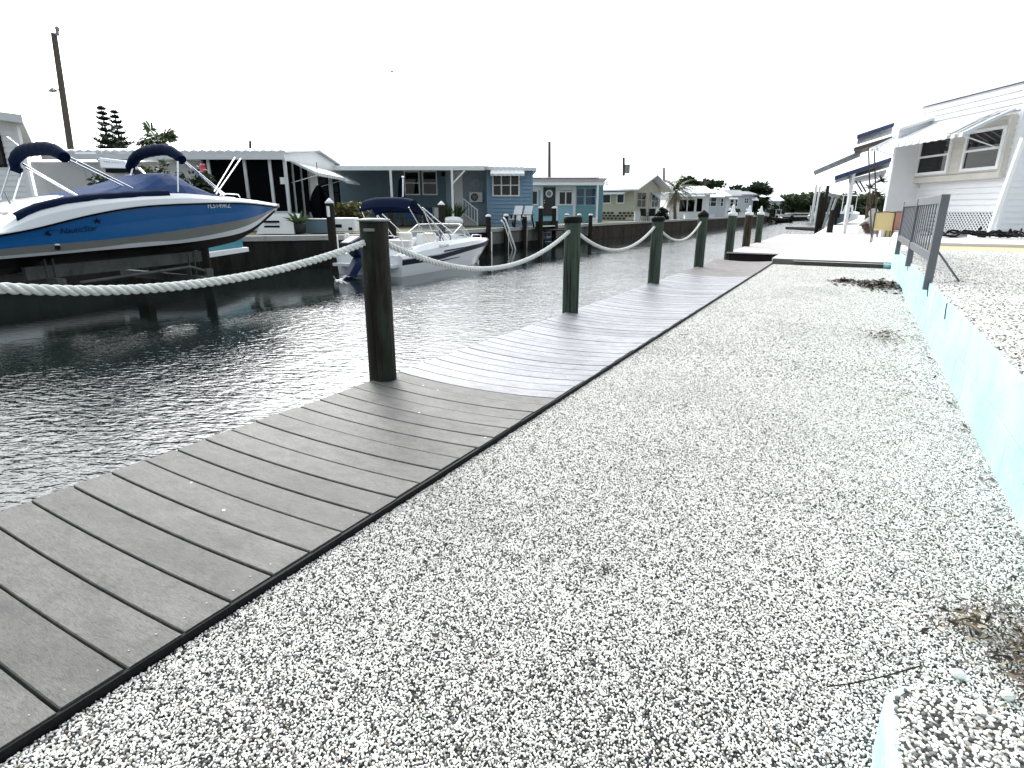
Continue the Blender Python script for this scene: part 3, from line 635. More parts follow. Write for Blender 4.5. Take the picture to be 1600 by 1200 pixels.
for X,Y in ((-13.7,4.2),(-13.7,8.8)):
    z1=.0 if X>-11 else 1.6
    if X>-11: z1=-.32
    mb=MB(); mb.lathe((X,Y,-2.1),[(.13,0),(.12,2.1+z1)],14); part('pile',mb,PILING,lift)
# lift motor cover with faded lettering on its own post
ft=23.0
t=thing('lift_motor_cover','white lift motor cover with faded blue lettering behind the blue boat','lift motor',atf(180,300,13.4)[:2]+(BANK,),lot=True)
a=atf(154,246,13.4); b=atf(197,263,13.4)
mb=MB(); mb.hexa([(a[0]+.06,13.3,b[2]),(b[0]+.06,13.3,b[2]-.01),(b[0]+.06,13.75,b[2]-.01),(a[0]+.06,13.75,b[2]),(a[0],13.4,a[2]),(b[0],13.4,a[2]-.06),(b[0],13.7,a[2]-.06),(a[0],13.7,a[2])]); part('cover',mb,WHITE,t,bevel=.02)
mb=MB(); mb.box(a[0]+.14,b[0]+.1,13.33,13.72,b[2]-.09,b[2]-.012); part('motor',mb,BLACK,t)
mb=MB(); c=atf(193,285,13.6); mb.box(c[0]-.10,c[0]+.12,13.5,13.7,.5,b[2]-.09); part('beam_post',mb,ALU,t); mb=MB(); mb.box(c[0]-.12,c[0]+.14,13.48,13.72,-1.9,.5); part('pile',mb,PILING,t)
fb=M('faded_blue_print',(.22,.30,.48),.6,.2,30)
ux=Vector((b[0]-a[0],0,-.05)); uy=Vector((-.03,-.05,.25)); wid=(b[0]-a[0])
tm=text_mb('IMM QUALITY',.082,(a[0]+.12,13.372,a[2]-.125),ux,uy,lift=.006); text_mb('LIFTS',.075,(a[0]+wid*.45,13.345,a[2]-.222),ux,uy,tm,lift=.006); part('lettering',tm,fb,t)
t=thing('lift_walkway','teal walled ledge with a pale edge behind the blue boat bow','ledge',(-14.6,11.5,WATER))
mb=MB(); p=at(318,396,X=-13.9); q=at(389,392,X=-15.2); mb.hexa([(-13.9,p[1],p[2]-.12),(-15.2,q[1],p[2]-.12),(-16.6,q[1]-.6,p[2]-.12),(-15.3,p[1]-1.4,p[2]-.12),(-13.9,p[1],p[2]),(-15.2,q[1],p[2]),(-16.6,q[1]-.6,p[2]),(-15.3,p[1]-1.4,p[2])]); part('ledge',mb,WHITE,t)
mb=MB(); mb.hexa([(-14.1,p[1]-.1,p[2]+.004),(-15.3,q[1]-.1,p[2]+.004),(-15.4,q[1]-.2,p[2]+.004),(-14.2,p[1]-.2,p[2]+.004),(-14.1,p[1]-.1,p[2]+.42),(-15.3,q[1]-.1,p[2]+.42),(-15.4,q[1]-.2,p[2]+.42),(-14.2,p[1]-.2,p[2]+.42)]); part('teal_panel',mb,TEALP,t)
# ---------------------------------------------------------------- white deck boat, built in its own frame (x across, y to the bow)
BL=7.2
b2=thing('white_boat','white deck boat with navy stripes and a navy bimini moored at the far bank','boat',(-12.05,12.75,WATER+.11),yaw=math.atan2(.85,7.3),frame='own')
def w2(y):
    s=y/BL; return 1.2*(.96+.04*min(1,s*5))*(1 if s<.62 else max(.0,1-((s-.62)/.38)**2.6*.78)) if s<.995 else .30
def lerp(L,y):
    if y<=L[0][0]: return L[0][1]
    for (a,p),(b,q) in zip(L,L[1:]):
        if y<=b: return p+(q-p)*(y-a)/(b-a)
    return L[-1][1]
shz=lambda y:lerp([(0,.50),(1.2,.70),(2.2,.78),(4.5,.80),(6.2,.74),(7.2,.64)],y)
st0=lambda y:lerp([(0,.36),(2,.38),(4,.52),(5.8,.64),(7.2,.60)],y)   # stripe top
st1=lambda y:lerp([(0,.21),(2,.23),(4,.38),(5.8,.50),(7.2,.48)],y)   # stripe foot
chn=lambda y:lerp([(0,-.2),(4,-.18),(5.6,-.04),(6.6,.22),(7.2,.43)],y)
kl2=lambda y:lerp([(0,-.5),(5.0,-.48),(6.0,-.28),(6.7,.0),(7.2,.38)],y)
SY=[BL*i/36 for i in range(37)]
mb=MB(); rows=[]
for y in SY:
    w=w2(y); f=max(0,(y-4.4)/2.8); k=1-.30*f; kk=1-.62*f
    rows.append([(w*.86,shz(y)-.03),(w*.90,shz(y)),(w*.98,(shz(y)+st0(y))/2+.03),(w*1.01,st0(y)+.03),(w,st0(y)),(w*(.99-.04*f),st1(y)),(w*k*.97,(st1(y)+chn(y))/2),(w*kk*.94,chn(y)),(0,kl2(y))])
for sgn in (1,-1):
    for q in range(8):
        g=[[(sgn*r[q][0],y,r[q][1]),(sgn*r[q+1][0],y,r[q+1][1])] for r,y in zip(rows,SY)]
        mb.grid(g if sgn>0 else [x[::-1] for x in g],[0,0,0,0,1,0,0,0][q])
for r,y in ((rows[0],0),(rows[-1],BL)):
    tr=[(p[0],y,p[1]) for p in r]+[(-p[0],y,p[1]) for p in r[::-1]]; mb.add(tr,[tuple(range(len(tr)))],0)
part('hull',mb,[HULLW,HULLN,HULLK],b2)
# decks: bow deck, side decks, cockpit floor
mb=MB(); g=[[( (1-2*j/8)*w2(y)*.87,y,shz(y)-.03+.05*(1-(1-2*j/8)**2)) for j in range(9)] for y in SY if y>=4.9]; mb.grid(g)
for s in (1,-1):
    mb.grid([[(s*w2(y)*.87,y,shz(y)-.03),(s*w2(y)*.70,y,shz(y)-.02),(s*w2(y)*.68,y,.15)] for y in SY if y<5.1])
mb.box(-.85,.85,.9,5.0,.08,.12); mb.box(-1.02,1.02,-.35,.95,.16,.24); mb.box(-.9,.9,.7,1.0,.2,.66); part('deck',mb,HULLW,b2)
mb=MB(); mb.box(.25,.80,1.05,1.9,.12,.52); mb.box(-.8,-.25,1.05,1.9,.12,.52); mb.box(-.8,.8,.95,1.12,.4,.86); part('rear_bench',mb,SEAT,b2,bevel=.05)
for x in (.45,-.45):
    mb=MB(); mb.box(x-.24,x+.24,2.7,3.2,.36,.50); mb.box(x-.24,x+.24,2.62,2.76,.45,1.02); mb.box(x-.06,x+.06,2.9,3.0,.1,.36); part('helm_seat',mb,SEAT,b2,bevel=.05)
mb=MB(); mb.hexa([(.15,3.7,.12),(.82,3.7,.12),(.82,4.5,.12),(.15,4.5,.12),(.2,3.9,.95),(.8,3.9,.95),(.8,4.5,.80),(.2,4.5,.80)]); part('console',mb,HULLW,b2,bevel=.04)
mb=MB(); mb.hexa([(-.82,3.7,.12),(-.15,3.7,.12),(-.15,4.5,.12),(-.82,4.5,.12),(-.8,3.9,.95),(-.2,3.9,.95),(-.2,4.5,.80),(-.8,4.5,.80)]); part('console',mb,HULLW,b2,bevel=.04)
mb=MB(); mb.tube([(.5+.17*math.cos(a),3.72-.05*math.sin(a),.84+.16*math.sin(a)) for a in [i*2*math.pi/16 for i in range(17)]],.014,6); part('steering_wheel',mb,BLACK,b2)
# windscreen
wp=[(1.0,3.55,.80),(1.02,4.6,.80),(.55,5.15,.80),(-.55,5.15,.80),(-1.02,4.6,.80),(-1.0,3.55,.80)]; wt=[(.90,3.55,.98),(.88,4.15,1.24),(.5,4.6,1.26),(-.5,4.6,1.26),(-.88,4.15,1.24),(-.90,3.55,.98)]
mb=MB()
for i in range(5): mb.quad(wp[i],wp[i+1],wt[i+1],wt[i])
gl,nt,bs=nodes('clear_windscreen'); bs.inputs['Base Color'].default_value=(.25,.28,.3,1); bs.inputs['Roughness'].default_value=.05
tr=N(nt,'ShaderNodeBsdfTransparent'); mx=N(nt,'ShaderNodeMixShader'); mx.inputs[0].default_value=.35; nt.links.new(tr.outputs[0],mx.inputs[1]); nt.links.new(bs.outputs[0],mx.inputs[2]); nt.links.new(mx.outputs[0],nt.nodes['Material Output'].inputs['Surface'])
ws=part('windscreen',mb,gl,b2)
mb=MB(); mb.tube(wp,.018,6); mb.tube(wt,.018,6)
for a,b in zip(wp,wt): mb.tube([a,b],.016,6)
part('windscreen_frame',mb,ALU,ws)
mb=MB(); mb.tube([(.35,5.9,.74),(.38,5.95,.84),(.36,6.7,.82),(.34,6.75,.70)],.016,6); part('bow_rail',mb,CHROME,b2)
mb=MB(); mb.tube([(-.35,5.9,.74),(-.38,5.95,.84),(-.36,6.7,.82),(-.34,6.75,.70)],.016,6); part('bow_rail',mb,CHROME,b2)
mb=MB()
for sy in (.80,-.80): mb.tube([(sy*.55,.62,1.0),(sy*.9,.66,.95),(sy,.7,.3)],.018,6)
mb.tube([(.45,.62,1.0),(-.45,.62,1.0)],.018,6); part('stern_grab_rail',mb,CHROME,b2)
# bimini canopy
mb=MB(); g=[]; gi=[]
for i in range(13):
    s=i/12; y=.9+s*.8; zc=1.96+.15*math.sin(math.pi*min(1,s*1.15))-.24*s**3-.18*max(0,.2-s)*5*.8
    g.append([((1-2*j/10)*.86,y,zc-.09*abs(1-2*j/10)**3) for j in range(11)])
mb.grid(g); gi=[[(p[0],p[1],p[2]-.03-(.03 if (k in(0,10)) else 0)) for k,p in enumerate(r)] for r in g]; mb.grid([r[::-1] for r in gi])
for E in (0,-1): mb.grid([[*g[E]],[(p[0],p[1],p[2]-.07) for p in g[E]]])
for E in (0,-1): mb.grid([[r[E] for r in g],[(r[E][0],r[E][1],r[E][2]-.07) for r in g]])
part('bimini_canopy',mb,CANVASN,b2)
for s in (1,-1):
  for pts_ in ([(s*.86,1.68,1.80),(s*1.02,3.6,.84)],[(s*.86,1.4,1.9),(s*1.03,2.9,.82)],[(s*.86,.92,1.80),(s*1.02,1.7,.8)],[(s*.86,1.68,1.80),(s*1.02,2.15,.80)]):
    mb=MB(); mb.tube(pts_,.015,6); part('bimini_pole',mb,CHROME,b2)

mb=MB(); mb.tube([(.5,1.2,2.1),(.5,1.25,2.6)],.022,8); mb.ell((.5,1.25,2.64),(.04,.04,.04)); part('light_mast',mb,CHROME,b2)
# side graphics and lettering as thin decals
mb=MB()
def decal(pts,off=.006):
    n=len(pts)//2; a=pts[:n]; b=pts[n:][::-1]
    for i in range(n-1):
        q=[a[i],a[i+1],b[i+1],b[i]]
        def P(y,z):
            r=rows[min(36,int(y/BL*36))]; 
            for (x0,z0),(x1,z1) in zip(r,r[1:]):
                if z1<=z<=z0 and z0>z1: return (x0+(x1-x0)*(z0-z)/(z0-z1)+off,y,z)
            return (r[3][0]+off,y,z)
        mb.add([P(*p) for p in q],[(0,1,2,3)]); 
sw=[2.3+i*.26 for i in range(11)]
decal([(y,.50+.028*(y-2.3)+.0) for y in sw]+[(y,.445+.055*(y-2.3)*.75) for y in sw[::-1]])
part('side_stripe',mb,HULLN,b2); mb=MB()
sw=[1.6+i*.2 for i in range(10)]
decal([(y,.20+.02*(y-1.6)) for y in sw]+[(y,.155+.032*(y-1.6)) for y in sw[::-1]])
part('side_stripe',mb,HULLN,b2)
tm=text_mb('Hurricane',.15,(1.185,2.0,.60),(-.0,1,.02),(-.10,0,1),shear=.35,lift=.02); part('hull_lettering',tm,HULLN,b2)
tm=text_mb('FL 2086 NK',.075,(w2(6.35)*.985,6.2,.645),(-.38,1,-.02),(-.10,0,1),lift=.04); part('registration_number',tm,BLACK,b2)
# outboard, tilted up
mb=MB(); mb.hexa([(-.2,-.55,.45),(.2,-.55,.45),(.2,-.1,.45),(-.2,-.1,.45),(-.2,-1.05,.86),(.2,-1.05,.86),(.2,-.45,1.05),(-.2,-.45,1.05)]); part('engine_cowl',mb,ENGB,b2,bevel=.07)
mb=MB(); mb.hexa([(-.09,-1.05,-.02),(.09,-1.05,-.02),(.09,-.75,-.1),(-.09,-.75,-.1),(-.1,-.56,.46),(.1,-.56,.46),(.1,-.2,.42),(-.1,-.2,.42)]); mb.box(-.16,.16,-1.12,-.55,-.06,-.03)
mb.hexa([(-.03,-1.5,-.22),(.03,-1.5,-.22),(.03,-1.1,-.3),(-.03,-1.1,-.3),(-.06,-1.05,.0),(.06,-1.05,.0),(.06,-.75,-.06),(-.06,-.75,-.06)]); part('engine_leg',mb,ENGB,b2,bevel=.02)
mb=MB(); mb.box(-.14,.14,-.2,.02,.25,.5); part('transom_bracket',mb,WHITE,b2,bevel=.02)
mb=MB()
for k in range(3):
    a=k*2.094; c=Vector((0,-1.42,-.12)); mb.add([c,c+Vector((.17*math.cos(a),-.05,.17*math.sin(a))),c+Vector((.19*math.cos(a+.5),.02,.19*math.sin(a+.5))),c+Vector((.10*math.cos(a+.9),.04,.10*math.sin(a+.9)))],[(0,1,2,3)])
mb.tube([(0,-1.52,-.12),(0,-1.2,-.12)],.04,8); part('propeller',mb,WHITE,b2)
p=at(770,385,X=-13.9); mb=MB(); mb.lathe((-13.75,20.6,WATER-.1),[(.05,0),(.3,.05),(.38,.3),(.36,.55),(.2,.72),(.05,.76)],16); solo('mooring_buoy','white round buoy floating at the bow of the white boat','buoy',mb,HULLW)
# ---------------------------------------------------------------- houses (lot frame: r right, f away, z up)
def mpf(f): return lambda a,d,z:(a,f-d,z)
def mps(r,sg): return lambda a,d,z:(r+sg*d,a,z)
def pbox(mb,mp,a0,a1,d0,d1,z0,z1,m=0):
    p=mp(a0,d0,z0); q=mp(a1,d1,z1); mb.box(p[0],q[0],p[1],q[1],p[2],q[2],m)
def lap(mb,mp,a0,a1,z0,z1,p=.125,dp=.022,m=0):
    z=z0
    while z<z1-.01:
        t=min(z+p,z1); mb.quad(mp(a0,dp,z),mp(a1,dp,z),mp(a1,.003,t),mp(a0,.003,t),m); mb.quad(mp(a0,0,z),mp(a1,0,z),mp(a1,dp,z),mp(a0,dp,z),m); z=t
def window(par,mp,a0,a1,z0,z1,cols=1,rows=2,fw=.055,fm=None,lab=None,nm='window',gm=None,dep=.05):
    fm=fm or WHITE; mb=MB(); A,B=min(a0,a1),max(a0,a1)
    for x0,x1 in ((A,A+fw),(B-fw,B)): pbox(mb,mp,x0,x1,.0,dep,z0,z1)
    for y0,y1 in ((z0,z0+fw),(z1-fw,z1)): pbox(mb,mp,A+fw,B-fw,.0,dep,y0,y1)
    for i in range(1,cols): x=A+(B-A)*i/cols; pbox(mb,mp,x-fw*.45,x+fw*.45,.0,dep-.004,z0+fw,z1-fw)
    for i in range(1,rows): z=z0+(z1-z0)*i/rows; pbox(mb,mp,A+fw,B-fw,.0,dep-.012,z-fw*.35,z+fw*.35)
    w=part(nm,mb,fm,par,lab); g=MB(); p=mp; g.quad(p(A+fw*.6,.022,z0+fw*.6),p(B-fw*.6,.022,z0+fw*.6),p(B-fw*.6,.022,z1-fw*.6),p(A+fw*.6,.022,z1-fw*.6)); part('pane',g,gm or GLASS,w)
    return w
def pan(mb,e0,e1,r0,r1,pitch=.3,amp=.035,th=.07,m=0):
    e0,e1,r0,r1=map(Vector,(e0,e1,r0,r1)); L=(e1-e0).length; n=max(2,int(L/pitch)); k=6; up=Vector((0,0,1)); rows=[[],[]]
    for i in range(n*k+1):
        s=i/(n*k); q=amp*abs(math.sin(math.pi*i/k))
        rows[0].append(e0.lerp(e1,s)+up*q); rows[1].append(r0.lerp(r1,s)+up*q)
    mb.grid(rows,m,False); lo=[[p-up*(th) for p in (e0,e1)],[p-up*th for p in (r0,r1)]]; mb.grid(lo,m,False)
    for row,ends in ((rows[0],(e0,e1)),(rows[1],(r0,r1))): mb.grid([row,[ends[0].lerp(ends[1],i/(n*k))-up*th for i in range(n*k+1)]],m,False)
    for a,b in ((e0,r0),(e1,r1)): mb.quad(a,b,b-up*th,a-up*th,m)
def awning(par,mp,a0,a1,zt,zb,out,mats,nm='awning',sp=.12,end=True):
    "curved aluminium awning: wall line a0..a1 at zt, front edge out metres away at zb"
    mb=MB(); prof=[(.0,zt),(out*.35,zt-(zt-zb)*.30),(out*.72,zt-(zt-zb)*.66),(out*.93,zt-(zt-zb)*.88),(out,zb+.05),(out,zb-.07)]
    n=max(2,int(abs(a1-a0)/sp))
    for i in range(n):
        A=a0+(a1-a0)*i/n; B=a0+(a1-a0)*(i+1)/n; q=.012*(i%2)
        mb.grid([[mp(A,d+q,z+q) for d,z in prof],[mp(B,d+q,z+q) for d,z in prof]],0,False)
    if end:
        for a in (a0,a1): mb.add([mp(a,d,z) for d,z in prof]+[mp(a,.0,zt-.05)],[tuple(range(len(prof)+1))],1)
    return part(nm,mb,mats,par)
# --- white house at the far left
f=17.0; h=thing('white_house','white lap sided house cut off by the left edge of the photo','house',(-13.5,f,BANK),lot=True)
mb=MB(); mb.prism([(-20,f,BANK),(-13.5,f,BANK),(-13.5*25/f-.2,25,BANK),(-26,25,BANK)],(0,0,3.25)); lap(mb,mpf(f),-20,-13.5,BANK,3.5,.145); mb.box(-13.55,-13.44,f-.03,f+.08,BANK,3.5); part('wall',mb,WHITE2,h)
mb=MB(); mb.hexa([(-20.5,f-.4,4.25),(-12.95,f-.4,3.32),(-19.6,25.5,3.32),(-26.5,25.5,4.25),(-20.5,f-.4,4.47),(-12.95,f-.4,3.52),(-19.6,25.5,3.52),(-26.5,25.5,4.47)]); part('roof',mb,ALU,h)
mb=MB(); mb.add([(-20,f-.005,3.5),(-13.5,f-.005,3.5),(-13.5,f-.005,3.38),(-20,f-.005,4.2)],[(0,1,3)]) ; mb.prism([(-20,f-.03,3.35),(-13.4,f-.03,3.35),(-13.4,f-.03,3.42),(-20,f-.03,4.25)],(0,.03,0)); part('gable',mb,WHITE2,h)
p=atf(-30,214,f); q=atf(13,261,f); window(h,mpf(f),p[0],q[0],q[2],p[2]+.1,1,2,.06,BLACK,'dark framed window')
# --- long porch house behind the blue boat
f=24.5; r1=-9.1; h=thing('porch_house','long white house with dark screened porch and scalloped metal roof behind the blue boat','house',(r1,f,BANK),lot=True)
rl=rf_(97,290,f); rw0=rf_(40,290,f); rp=rf_(322,290,f)
mb=MB(); mb.box(rw0,rp,f+.5,32,BANK,3.0); 
for u in (136,205): x=rf_(u,290,f+.5); mb.box(x-.03,x+.03,f+.47,f+.5,BANK,2.95)
part('wall',mb,WHITE2,h)
mb=MB(); pan(mb,(rl-.3,f-.35,3.33),(r1+.25,f-.35,3.33),(rl-.3,28.5,3.80),(r1+.25,28.5,3.80),.34,.045); pan(mb,(rl-.3,32.5,3.35),(r1+.25,32.5,3.35),(rl-.3,28.52,3.80),(r1+.25,28.52,3.80),.34,.045)
part('roof',mb,ALU,h)
mb=MB(); mb.box(rl-.3,r1+.2,f-.38,f-.30,3.02,3.25); part('fascia_gutter',mb,ALU,h)
mb=MB(); mb.prism([(r1,f-.2,3.02),(r1,32.3,3.02),(r1,32.3,3.27),(r1,28.5,3.72),(r1,f-.2,3.25)],(.06,0,0)); part('gable',mb,WHITE,h)
mb=MB(); mb.box(rp,r1-.05,f+.06,f+.10,BANK+.75,3.05); mb.box(r1-.10,r1-.06,f+.1,27.4,BANK+.75,3.05); part('screen',mb,DARK,h)
mb=MB()
for u in (330,386,425,448):
    x=rf_(u,290,f); mb.box(x-.055,x+.055,f-.02,f+.09,BANK,3.05)
for ff in (25.5,26.5): mb.box(r1-.08,r1-.0,ff-.035,ff+.035,BANK,3.05)
part('porch_post',mb,ALU,h)
mb=MB(); mb.box(rf_(395,345,f),r1,f-.0,f+.05,BANK,BANK+.74); part('knee_wall',mb,WHITE2,h)
mb=MB(); mb.box(rp,r1-.2,f+3.0,f+3.1,BANK,3.05); mb.box(rp-.05,rp,f,f+3,BANK,3.05); part('porch_back_wall',mb,GREYBLUE,h)
mb=MB(); 
for z in (.75,): mb.box(rp,r1,f-.03,f+.02,BANK+z-.03,BANK+z+.03)
part('porch_rail',mb,ALU,h)
mb=MB(); mb.box(r1-.12,r1,27.4,28.6,BANK,3.05); lap(mb,mps(r1,1),27.4,28.6,BANK,3.02,.14); mb.box(r1-.12,r1,30.2,30.9,BANK,3.05); mb.box(r1-.12,r1,28.6,30.2,BANK,1.2); mb.box(r1-.12,r1,30.9,32.1,BANK,1.2); part('gable_end_wall',mb,WHITE2,h)
for a,b in ((28.6,30.2),(30.9,32.1)): window(h,mps(r1-.05,1),a,b,1.2,2.8,1,2,.06,DARK)
aw=M('white_awning_sheet',(.70,.71,.73),.4,.05,3,bmp=.02); awu=M('pale_blue_awning_end',(.50,.55,.62),.45,.05,3,bmp=.02)
awning(h,mps(r1+.07,1),25.0,28.9,3.05,2.52,1.15,[aw,awu]); awning(h,mps(r1+.07,1),29.6,32.2,2.98,2.45,1.0,[aw,awu])
mb=MB(); mb.bar((r1+.05,25.05,2.2),(r1+1.15,25.05,2.5),.03); part('awning_arm',mb,ALU,h); mb=MB(); mb.bar((r1+.05,28.85,2.2),(r1+1.15,28.85,2.5),.03); part('awning_arm',mb,ALU,h)
a=atf(438,277,f+.03); mb=MB(); mb.box(a[0]-.02,a[0]+.30,f+.02,f+.05,a[2]-.26,a[2]+.0); part('notice_board',mb,WHITE,h)
# hanging planter, planter boxes, skirting and steps in front of it
def leaves(mb,c,rr,n,sz,m=0,flat=.5,elong=1.8):
    for _ in range(n):
        while True:
            p=Vector((R.uniform(-1,1),R.uniform(-1,1),R.uniform(-1,1)))
            if .25<p.length<1: break
        p=Vector((c[0]+p.x*rr[0],c[1]+p.y*rr[1],c[2]+p.z*rr[2])); s=sz*R.uniform(.6,1.4)
        d=Vector((R.gauss(0,1),R.gauss(0,1),R.gauss(.1,flat))).normalized(); e=d.orthogonal().normalized(); e=(e*math.cos(R.uniform(0,6))+d.cross(e)*math.sin(R.uniform(0,6))).normalized()
        a=p-d*s*elong/2; b=p+d*s*elong/2; mb.add([a,p+e*s*.4,b,p-e*s*.4],[(0,1,2,3)],m)
def clumps(c,rr,k,n,sz,shell=.75):
    mb=MB()
    for _ in range(k):
        d=Vector((R.gauss(0,1),R.gauss(0,1),R.gauss(0,1))).normalized()*R.uniform(shell*.55,shell)
        q=R.uniform(.25,.42); leaves(mb,(c[0]+d.x*rr[0],c[1]+d.y*rr[1],c[2]+d.z*rr[2]),(rr[0]*q,rr[1]*q,rr[2]*q),n,sz)
    return mb
def bush(name,label,cat,c,rr,k,n,sz,mat,lot=True,group=None,flower=None,trunk=True):
    base=(c[0],c[1],c[2]-rr[2]); t=thing(name,label,cat,base,lot=lot,group=group)
    part('foliage',clumps(c,rr,k,n,sz),mat,t)
    if trunk:
        mb=MB()
        for i in range(4): a=i*1.6; mb.tube([(c[0]+.05*math.cos(a),c[1]+.05*math.sin(a),base[2]-.05),(c[0]+rr[0]*.3*math.cos(a),c[1]+rr[1]*.3*math.sin(a),c[2]),(c[0]+rr[0]*.6*math.cos(a),c[1]+rr[1]*.6*math.sin(a),c[2]+rr[2]*.5)],[.03,.02,.008],6)
        part('stem',mb,BARK,t)
    if flower:
        mb=MB(); 
        for p in flower: leaves(mb,p,(.14,.14,.14),26,.09)
        part('flower',mb,PINKF,t)
    return t
c=atf(295,292,22.3); fl=atf(316,262,21.6)
bush('oleander_bush','dark green bush with a pink flower behind the blue boat windscreen','bush',(c[0],22.6,1.55),(1.25,.9,1.25),34,60,.13,LEAFD,flower=[fl])
c=atf(165,288,19.5); bush('shrub','dark shrub between the rear bimini pole and the motor cover','shrub',(c[0],19.6,1.35),(.75,.6,.95),20,46,.12,LEAFD)
for k_,(u_,w_) in enumerate(((95,'left'),(205,'middle'),(315,'right'))):  # shrubs hidden behind the boat, added to darken the water reflection
    c=at(u_,325,X=-17.6); bush('hidden_shrub',f'unseen low shrub, added to darken the water reflection, behind the {w_} of the blue boat','shrub',(c[0],c[1],.70),(.9,1.35,.62),22,60,.14,LEAFD,lot=False,group='unseen added shrubs behind the blue boat')
c=atf(232,268,22); bush('shrub','shrub rising under the forward bimini roll','shrub',(c[0],22.4,1.9),(.9,.7,1.2),22,46,.13,LEAF)
c=atf(545,325,26.5); bush('croton_hedge','olive and yellow green hedge beside the porch steps','hedge',(c[0],27.0,.95),(1.05,.8,.75),34,60,.10,leafmat('croton_leaf',(.012,.025,.008),(.22,.20,.05)))
t=thing('dock_step_box','white louvred step box on the far dock below the boat bow','step box',atf(420,350,21.6)[:2]+(BANK,),lot=True)
a=atf(405,356,21.4); b=atf(455,334,21.4); mb=MB(); mb.hexa([(a[0]-.1,21.3,BANK),(b[0]+.08,21.3,BANK),(b[0]+.05,22.4,BANK),(a[0],22.4,BANK),(a[0]+.25,21.5,b[2]),(b[0],21.5,b[2]),(b[0],22.3,b[2]),(a[0]+.25,22.3,b[2])]); part('box',mb,WHITE2,t)
mb=MB()
for z in (.55,.72): mb.box(a[0]+.2,a[0]+.75,21.36,21.40,z-.035,z+.035)
part('louvre',mb,BLACK,t)
t=thing('potted_plant','spiky plant in a square dark planter beside the porch','potted plant',atf(465,352,21.4)[:2]+(BANK,),lot=True)
c=atf(466,352,21.4); mb=MB(); mb.lathe((c[0],21.5,BANK),[(.16,0),(.22,.05),(.24,.34),(.2,.36)],4); part('pot',mb,TERRA,t)
mb=MB()
for i in range(46):
    a=R.uniform(0,6.28); l=R.uniform(.3,.7); e=R.uniform(.3,1.3); d=Vector((math.cos(a)*math.cos(e),math.sin(a)*math.cos(e),math.sin(e))); p=Vector((c[0],21.5,BANK+.33)); s=d.orthogonal().normalized()*.03
    mb.add([p-s,p+s,p+d*l*.6+s*1.1,p+d*l*.95+Vector((0,0,-.12*l)),p+d*l*.6-s*1.1],[(0,1,2,3,4)])
part('leaves',mb,PALML,t)
t=thing('hanging_chair','dark egg shaped chair hanging in the open porch corner','hanging chair',atf(489,330,25.0)[:2]+(BANK+.3,),lot=True)
c=atf(489,318,25.2); mb=MB(); g=[]
for i in range(13):
    z=i/12; rr=.42*math.sin(math.pi*min(.97,.12+.86*z))**.7; g.append([(c[0]+.3+rr*math.cos(a),25.2+rr*math.sin(a),BANK+.3+1.5*z) for a in [-.6+3.9*j/14+math.pi*.55 for j in range(15)]])
mb.grid(g); part('basket',mb,DARK,t); mb=MB(); mb.tube([(c[0]+.3,25.2,BANK+1.75),(c[0]+.3,25.2,3.0)],.015,6); part('chain',mb,BLACK,t)
t=thing('deck_skirt','low blue grey skirting box on the far dock beside the hanging chair','skirting',atf(493,352,22)[:2]+(BANK,),lot=True)
a=atf(475,352,22.0); b=atf(512,343,22.0); mb=MB(); mb.box(a[0],b[0],22.0,23.0,BANK,b[2]); part('panel',mb,GREYBLUE,t); mb=MB(); mb.box(a[0]-.03,b[0]+.03,21.97,23.03,b[2],b[2]+.03); part('lid',mb,ALU,t)
t=thing('dock_box','white moulded dock box with dark square openings','dock box',atf(538,348,22.6)[:2]+(BANK,),lot=True)
a=atf(521,353,22.4); b=atf(554,341,22.4); mb=MB(); mb.box(a[0],b[0],22.4,23.1,BANK+.02,b[2]+.02); part('box',mb,WHITE,t,bevel=.05)
mb=MB(); w=b[0]-a[0]; mb.box(a[0]+.1*w,a[0]+.38*w,22.385,22.41,BANK+.19,BANK+.31); part('opening',mb,BLACK,t); mb=MB(); mb.box(a[0]+.68*w,a[0]+.86*w,22.385,22.41,BANK+.10,BANK+.2); part('opening',mb,BLACK,t)
# --- blue grey house with the porch roof and the powder blue room
f=35.2; h=thing('blue_grey_house','blue grey house with a white porch roof and a powder blue sided end room','house',(0,34,BANK),lot=True)
ra,rb,rc=rf_(512,300,f),rf_(762,300,34.0),rf_(831,300,34.0)
mb=MB(); mb.box(ra-2,rb+.3,f,40,BANK,3.55); lap(mb,mpf(f),ra-2,rf_(697,300,f),BANK,3.5,.2,.03); part('wall',mb,GREYBLUE,h)
mb=MB(); mb.box(rb,rc,34.0,41,BANK-.05,3.30); lap(mb,mpf(34.0),rb,rc,BANK-.05,3.28,.20,.06)
for x in (rb,rc,rf_(814,300,34)): mb.box(x-.05,x+.05,33.95,34.02,BANK-.05,3.28)
part('end_room_wall',mb,BLUEROOM,h)
mb=MB(); mb.box(rf_(697,300,f),rb+.1,f-.06,f,BANK,3.5); part('entry_wall',mb,M('pale_blue_panel',(.30,.37,.44),.6,.06,3,bmp=.03),h)
fe=31.0; e0=rf_(520,260,fe); e1=rf_(757,260,fe)
mb=MB(); pan(mb,(e0-1,fe,3.27),(e1,fe,3.27),(e0-1,f+.3,3.62),(e1,f+.3,3.62),.28,.03,.05); part('porch_roof',mb,WHITE,h)
mb=MB(); mb.box(e0-1,e1,fe-.05,fe+.05,3.06,3.235); part('gutter',mb,WHITE,h)
zl=zf(258,33.7); mb=MB(); pan(mb,(rb-.25,33.6,3.42),(rc+.25,33.6,3.36),(rb-.25,41,3.55),(rc+.25,41,3.5),.3,.02,.16); part('end_room_roof',mb,WHITE,h)
